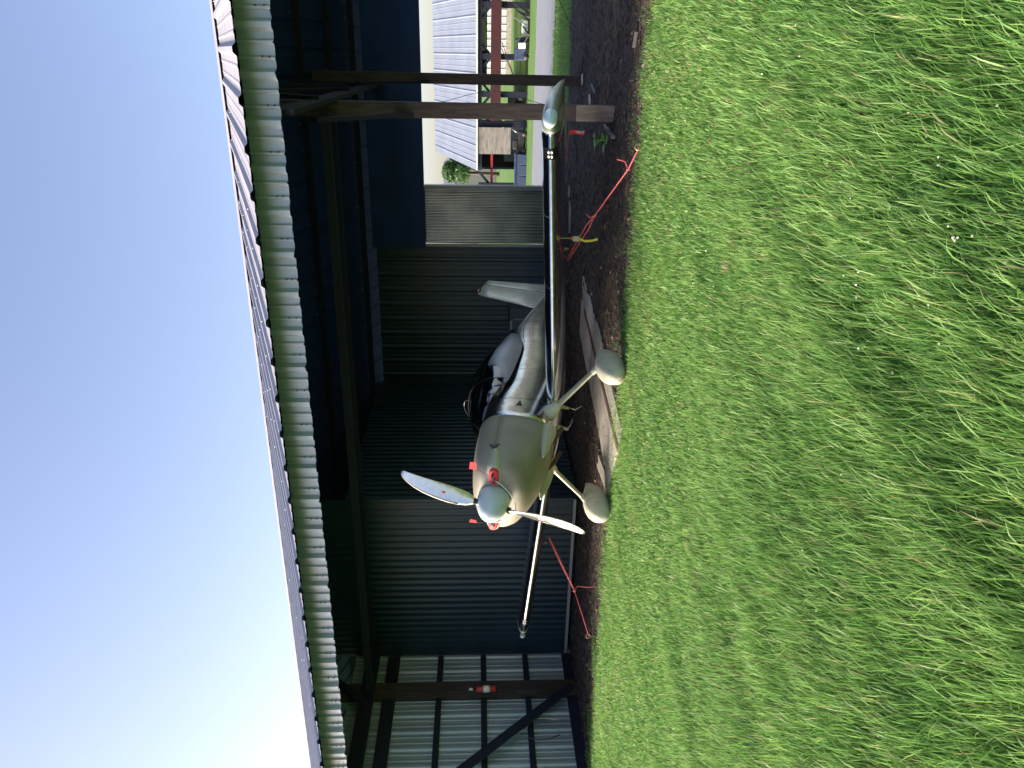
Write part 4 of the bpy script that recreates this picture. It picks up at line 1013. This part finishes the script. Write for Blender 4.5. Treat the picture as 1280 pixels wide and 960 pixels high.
# longer stalks standing out of the near lawn
n = 30000; d = 1.2+rng.random(n)**.8*4.2; X = rng.uniform(-1, 1, n)*(.62*d+.6); Y = d
cl = .5+.5*n2(X, Y, 2.3, 12); k = cl > .42+.2*rng.random(n); X, Y, d = X[k], Y[k], d[k]; n = len(X)
grass_obj('tall_grass', X, Y, np.zeros(n), rng.uniform(.11, .23, n)*np.clip(1.25-.14*d, .5, 1.1), rng.uniform(.004, .0072, n), np.clip(rng.normal(.62,.28,n),.1,1.2), rng.normal(.1,.85,n), .25, .62+.16*rng.normal(0,1,n), 'longer loose grass blades leaning over the near lawn')
n = 42000; d = 3.2+rng.random(n)*5.6; X = rng.uniform(-1, 1, n)*(.60*d+.5); Y = d
t_ = X*sH+Y*cH; cl = .5+.5*n2(X, Y, 3.3, 21)+.3*n2(X, Y, 9, 2); k = (cl > .35+.45*rng.random(n)) & (t_ < 7.35+.1*n2(X*cH-Y*sH, t_, 3, 5)); X, Y, d = X[k], Y[k], d[k]; n = len(X)
grass_obj('grass_tufts', X, Y, np.zeros(n), rng.uniform(.045, .10, n)*np.clip(1.35-.09*d, .5, 1.1), rng.uniform(.005, .0085, n), np.clip(rng.normal(.7,.35,n),.05,1.3), rng.normal(.2,1.4,n), .25, np.where(rng.random(n) < .05, .97, .52+.22*rng.normal(0,1,n)), 'coarser tufts of grass standing out of the mown strip')
n = 26000; d = 4.6+rng.random(n)*4.6; X = rng.uniform(-1, 1, n)*(.60*d+.5); Y = d
t_ = X*sH+Y*cH; cl = .5+.5*n2(X, Y, 6.1, 27); k = (t_ < 7.5) & (t_ > 4.9) & (cl > .3+.5*rng.random(n)); X, Y, d = X[k], Y[k], d[k]; n = len(X)
grass_obj('lawn_weeds', X, Y, np.zeros(n)+.012, rng.uniform(.03, .065, n), rng.uniform(.009, .016, n), np.clip(rng.normal(.95,.25,n),.1,1.3), rng.uniform(0,6.28,n), .3, .46+.24*rng.normal(0,1,n), 'low broad-leaved weeds mixed into the mown lawn by the hangar')
# turf outside the far side of the hangar
n = 70000; s = rng.uniform(-3, 14, n); t = rng.uniform(13.8, 24, n); k = (t < tR0) ; s, t = s[k], t[k]; n = len(s)
X = s*cH+t*sH; Y = -s*sH+t*cH; Z = np.array([ground_z(a, b) for a, b in zip(X, Y)])
grass_obj('verge_grass', X, Y, Z, rng.uniform(.05,.12,n), rng.uniform(.008,.014,n), np.clip(rng.normal(.6,.3,n),.05,1.2), rng.uniform(0,6.28,n), 1., .68+.12*rng.normal(0,1,n), 'bright grass verge between the hangar and the road')
# weeds sprouting in the soil edge
n = 12000; s = rng.uniform(-9.2, 4, n); t = 7.35+np.abs(rng.normal(0, .28, n)); k = (.5+.5*n2(s, t, 4, 8)) > .5+.25*rng.random(n); s, t = s[k], t[k]; n = len(s)
X = s*cH+t*sH; Y = -s*sH+t*cH
grass_obj('stray_grass', X, Y, np.zeros(n)+.005, rng.uniform(.03,.08,n), rng.uniform(.004,.006,n), np.clip(rng.normal(.8,.3,n),.1,1.3), rng.uniform(0,6.28,n), 1., .45+.15*rng.normal(0,1,n), 'thin stray grass creeping onto the bare soil')
# clover: leaves and flower heads
V = []; F = []; mi = []; cl_ = []
patches = [at(px, py) for px, py in ((1180,245),(1160,270),(1095,260),(1075,230),(1110,300),(1180,330),(1250,250),(1215,370),(1000,60),(1100,700),(1080,820),(1040,850),(1060,790),(780,650),(800,560),(760,700))]
for c in patches:
    for k in range(70):
        q = c+Vector((random.gauss(0,.10), random.gauss(0,.13), random.uniform(.03,.075)))
        for j in range(3):
            a = 2*PI*j/3+random.random(); r_ = .0075; b0 = len(V); dr = Vector((math.cos(a), math.sin(a), .25)); sd = Vector((-math.sin(a), math.cos(a), 0))
            V += [q, q+dr*r_+sd*r_*.8, q+dr*r_*1.9, q+dr*r_-sd*r_*.8]; F.append((b0,b0+1,b0+2,b0+3)); mi.append(0)
me = bpy.data.meshes.new('clover'); me.from_pydata([tuple(v) for v in V], [], F); me.materials.append(mat('clover_leaf', (.05,.15,.03), .5)); o = bpy.data.objects.new('clover', me); COL.objects.link(o); tag(o, 'patches of low clover leaves in the lawn', 'clover', kind='stuff')
fl = []
for c in patches+patches[:9]:
    for k in range(3): fl.append(c+Vector((random.gauss(0,.16), random.gauss(0,.22), random.uniform(.06,.10))))
for k in range(80):
    dd = random.uniform(3.5, 8); x_ = random.uniform(-.5,.5)*dd
    if x_*sH+dd*cH < 7.2: fl.append(Vector((x_, dd, random.uniform(.035,.06))))
scatter_stuff('clover_flowers', fl, (.0055,.009), [mat('clover_flower', (.60,.55,.42), .8)], label='tiny white clover flower heads dotted over the lawn', cat='flowers')
for o in bpy.data.objects:
    if '_o' in o: del o['_o']
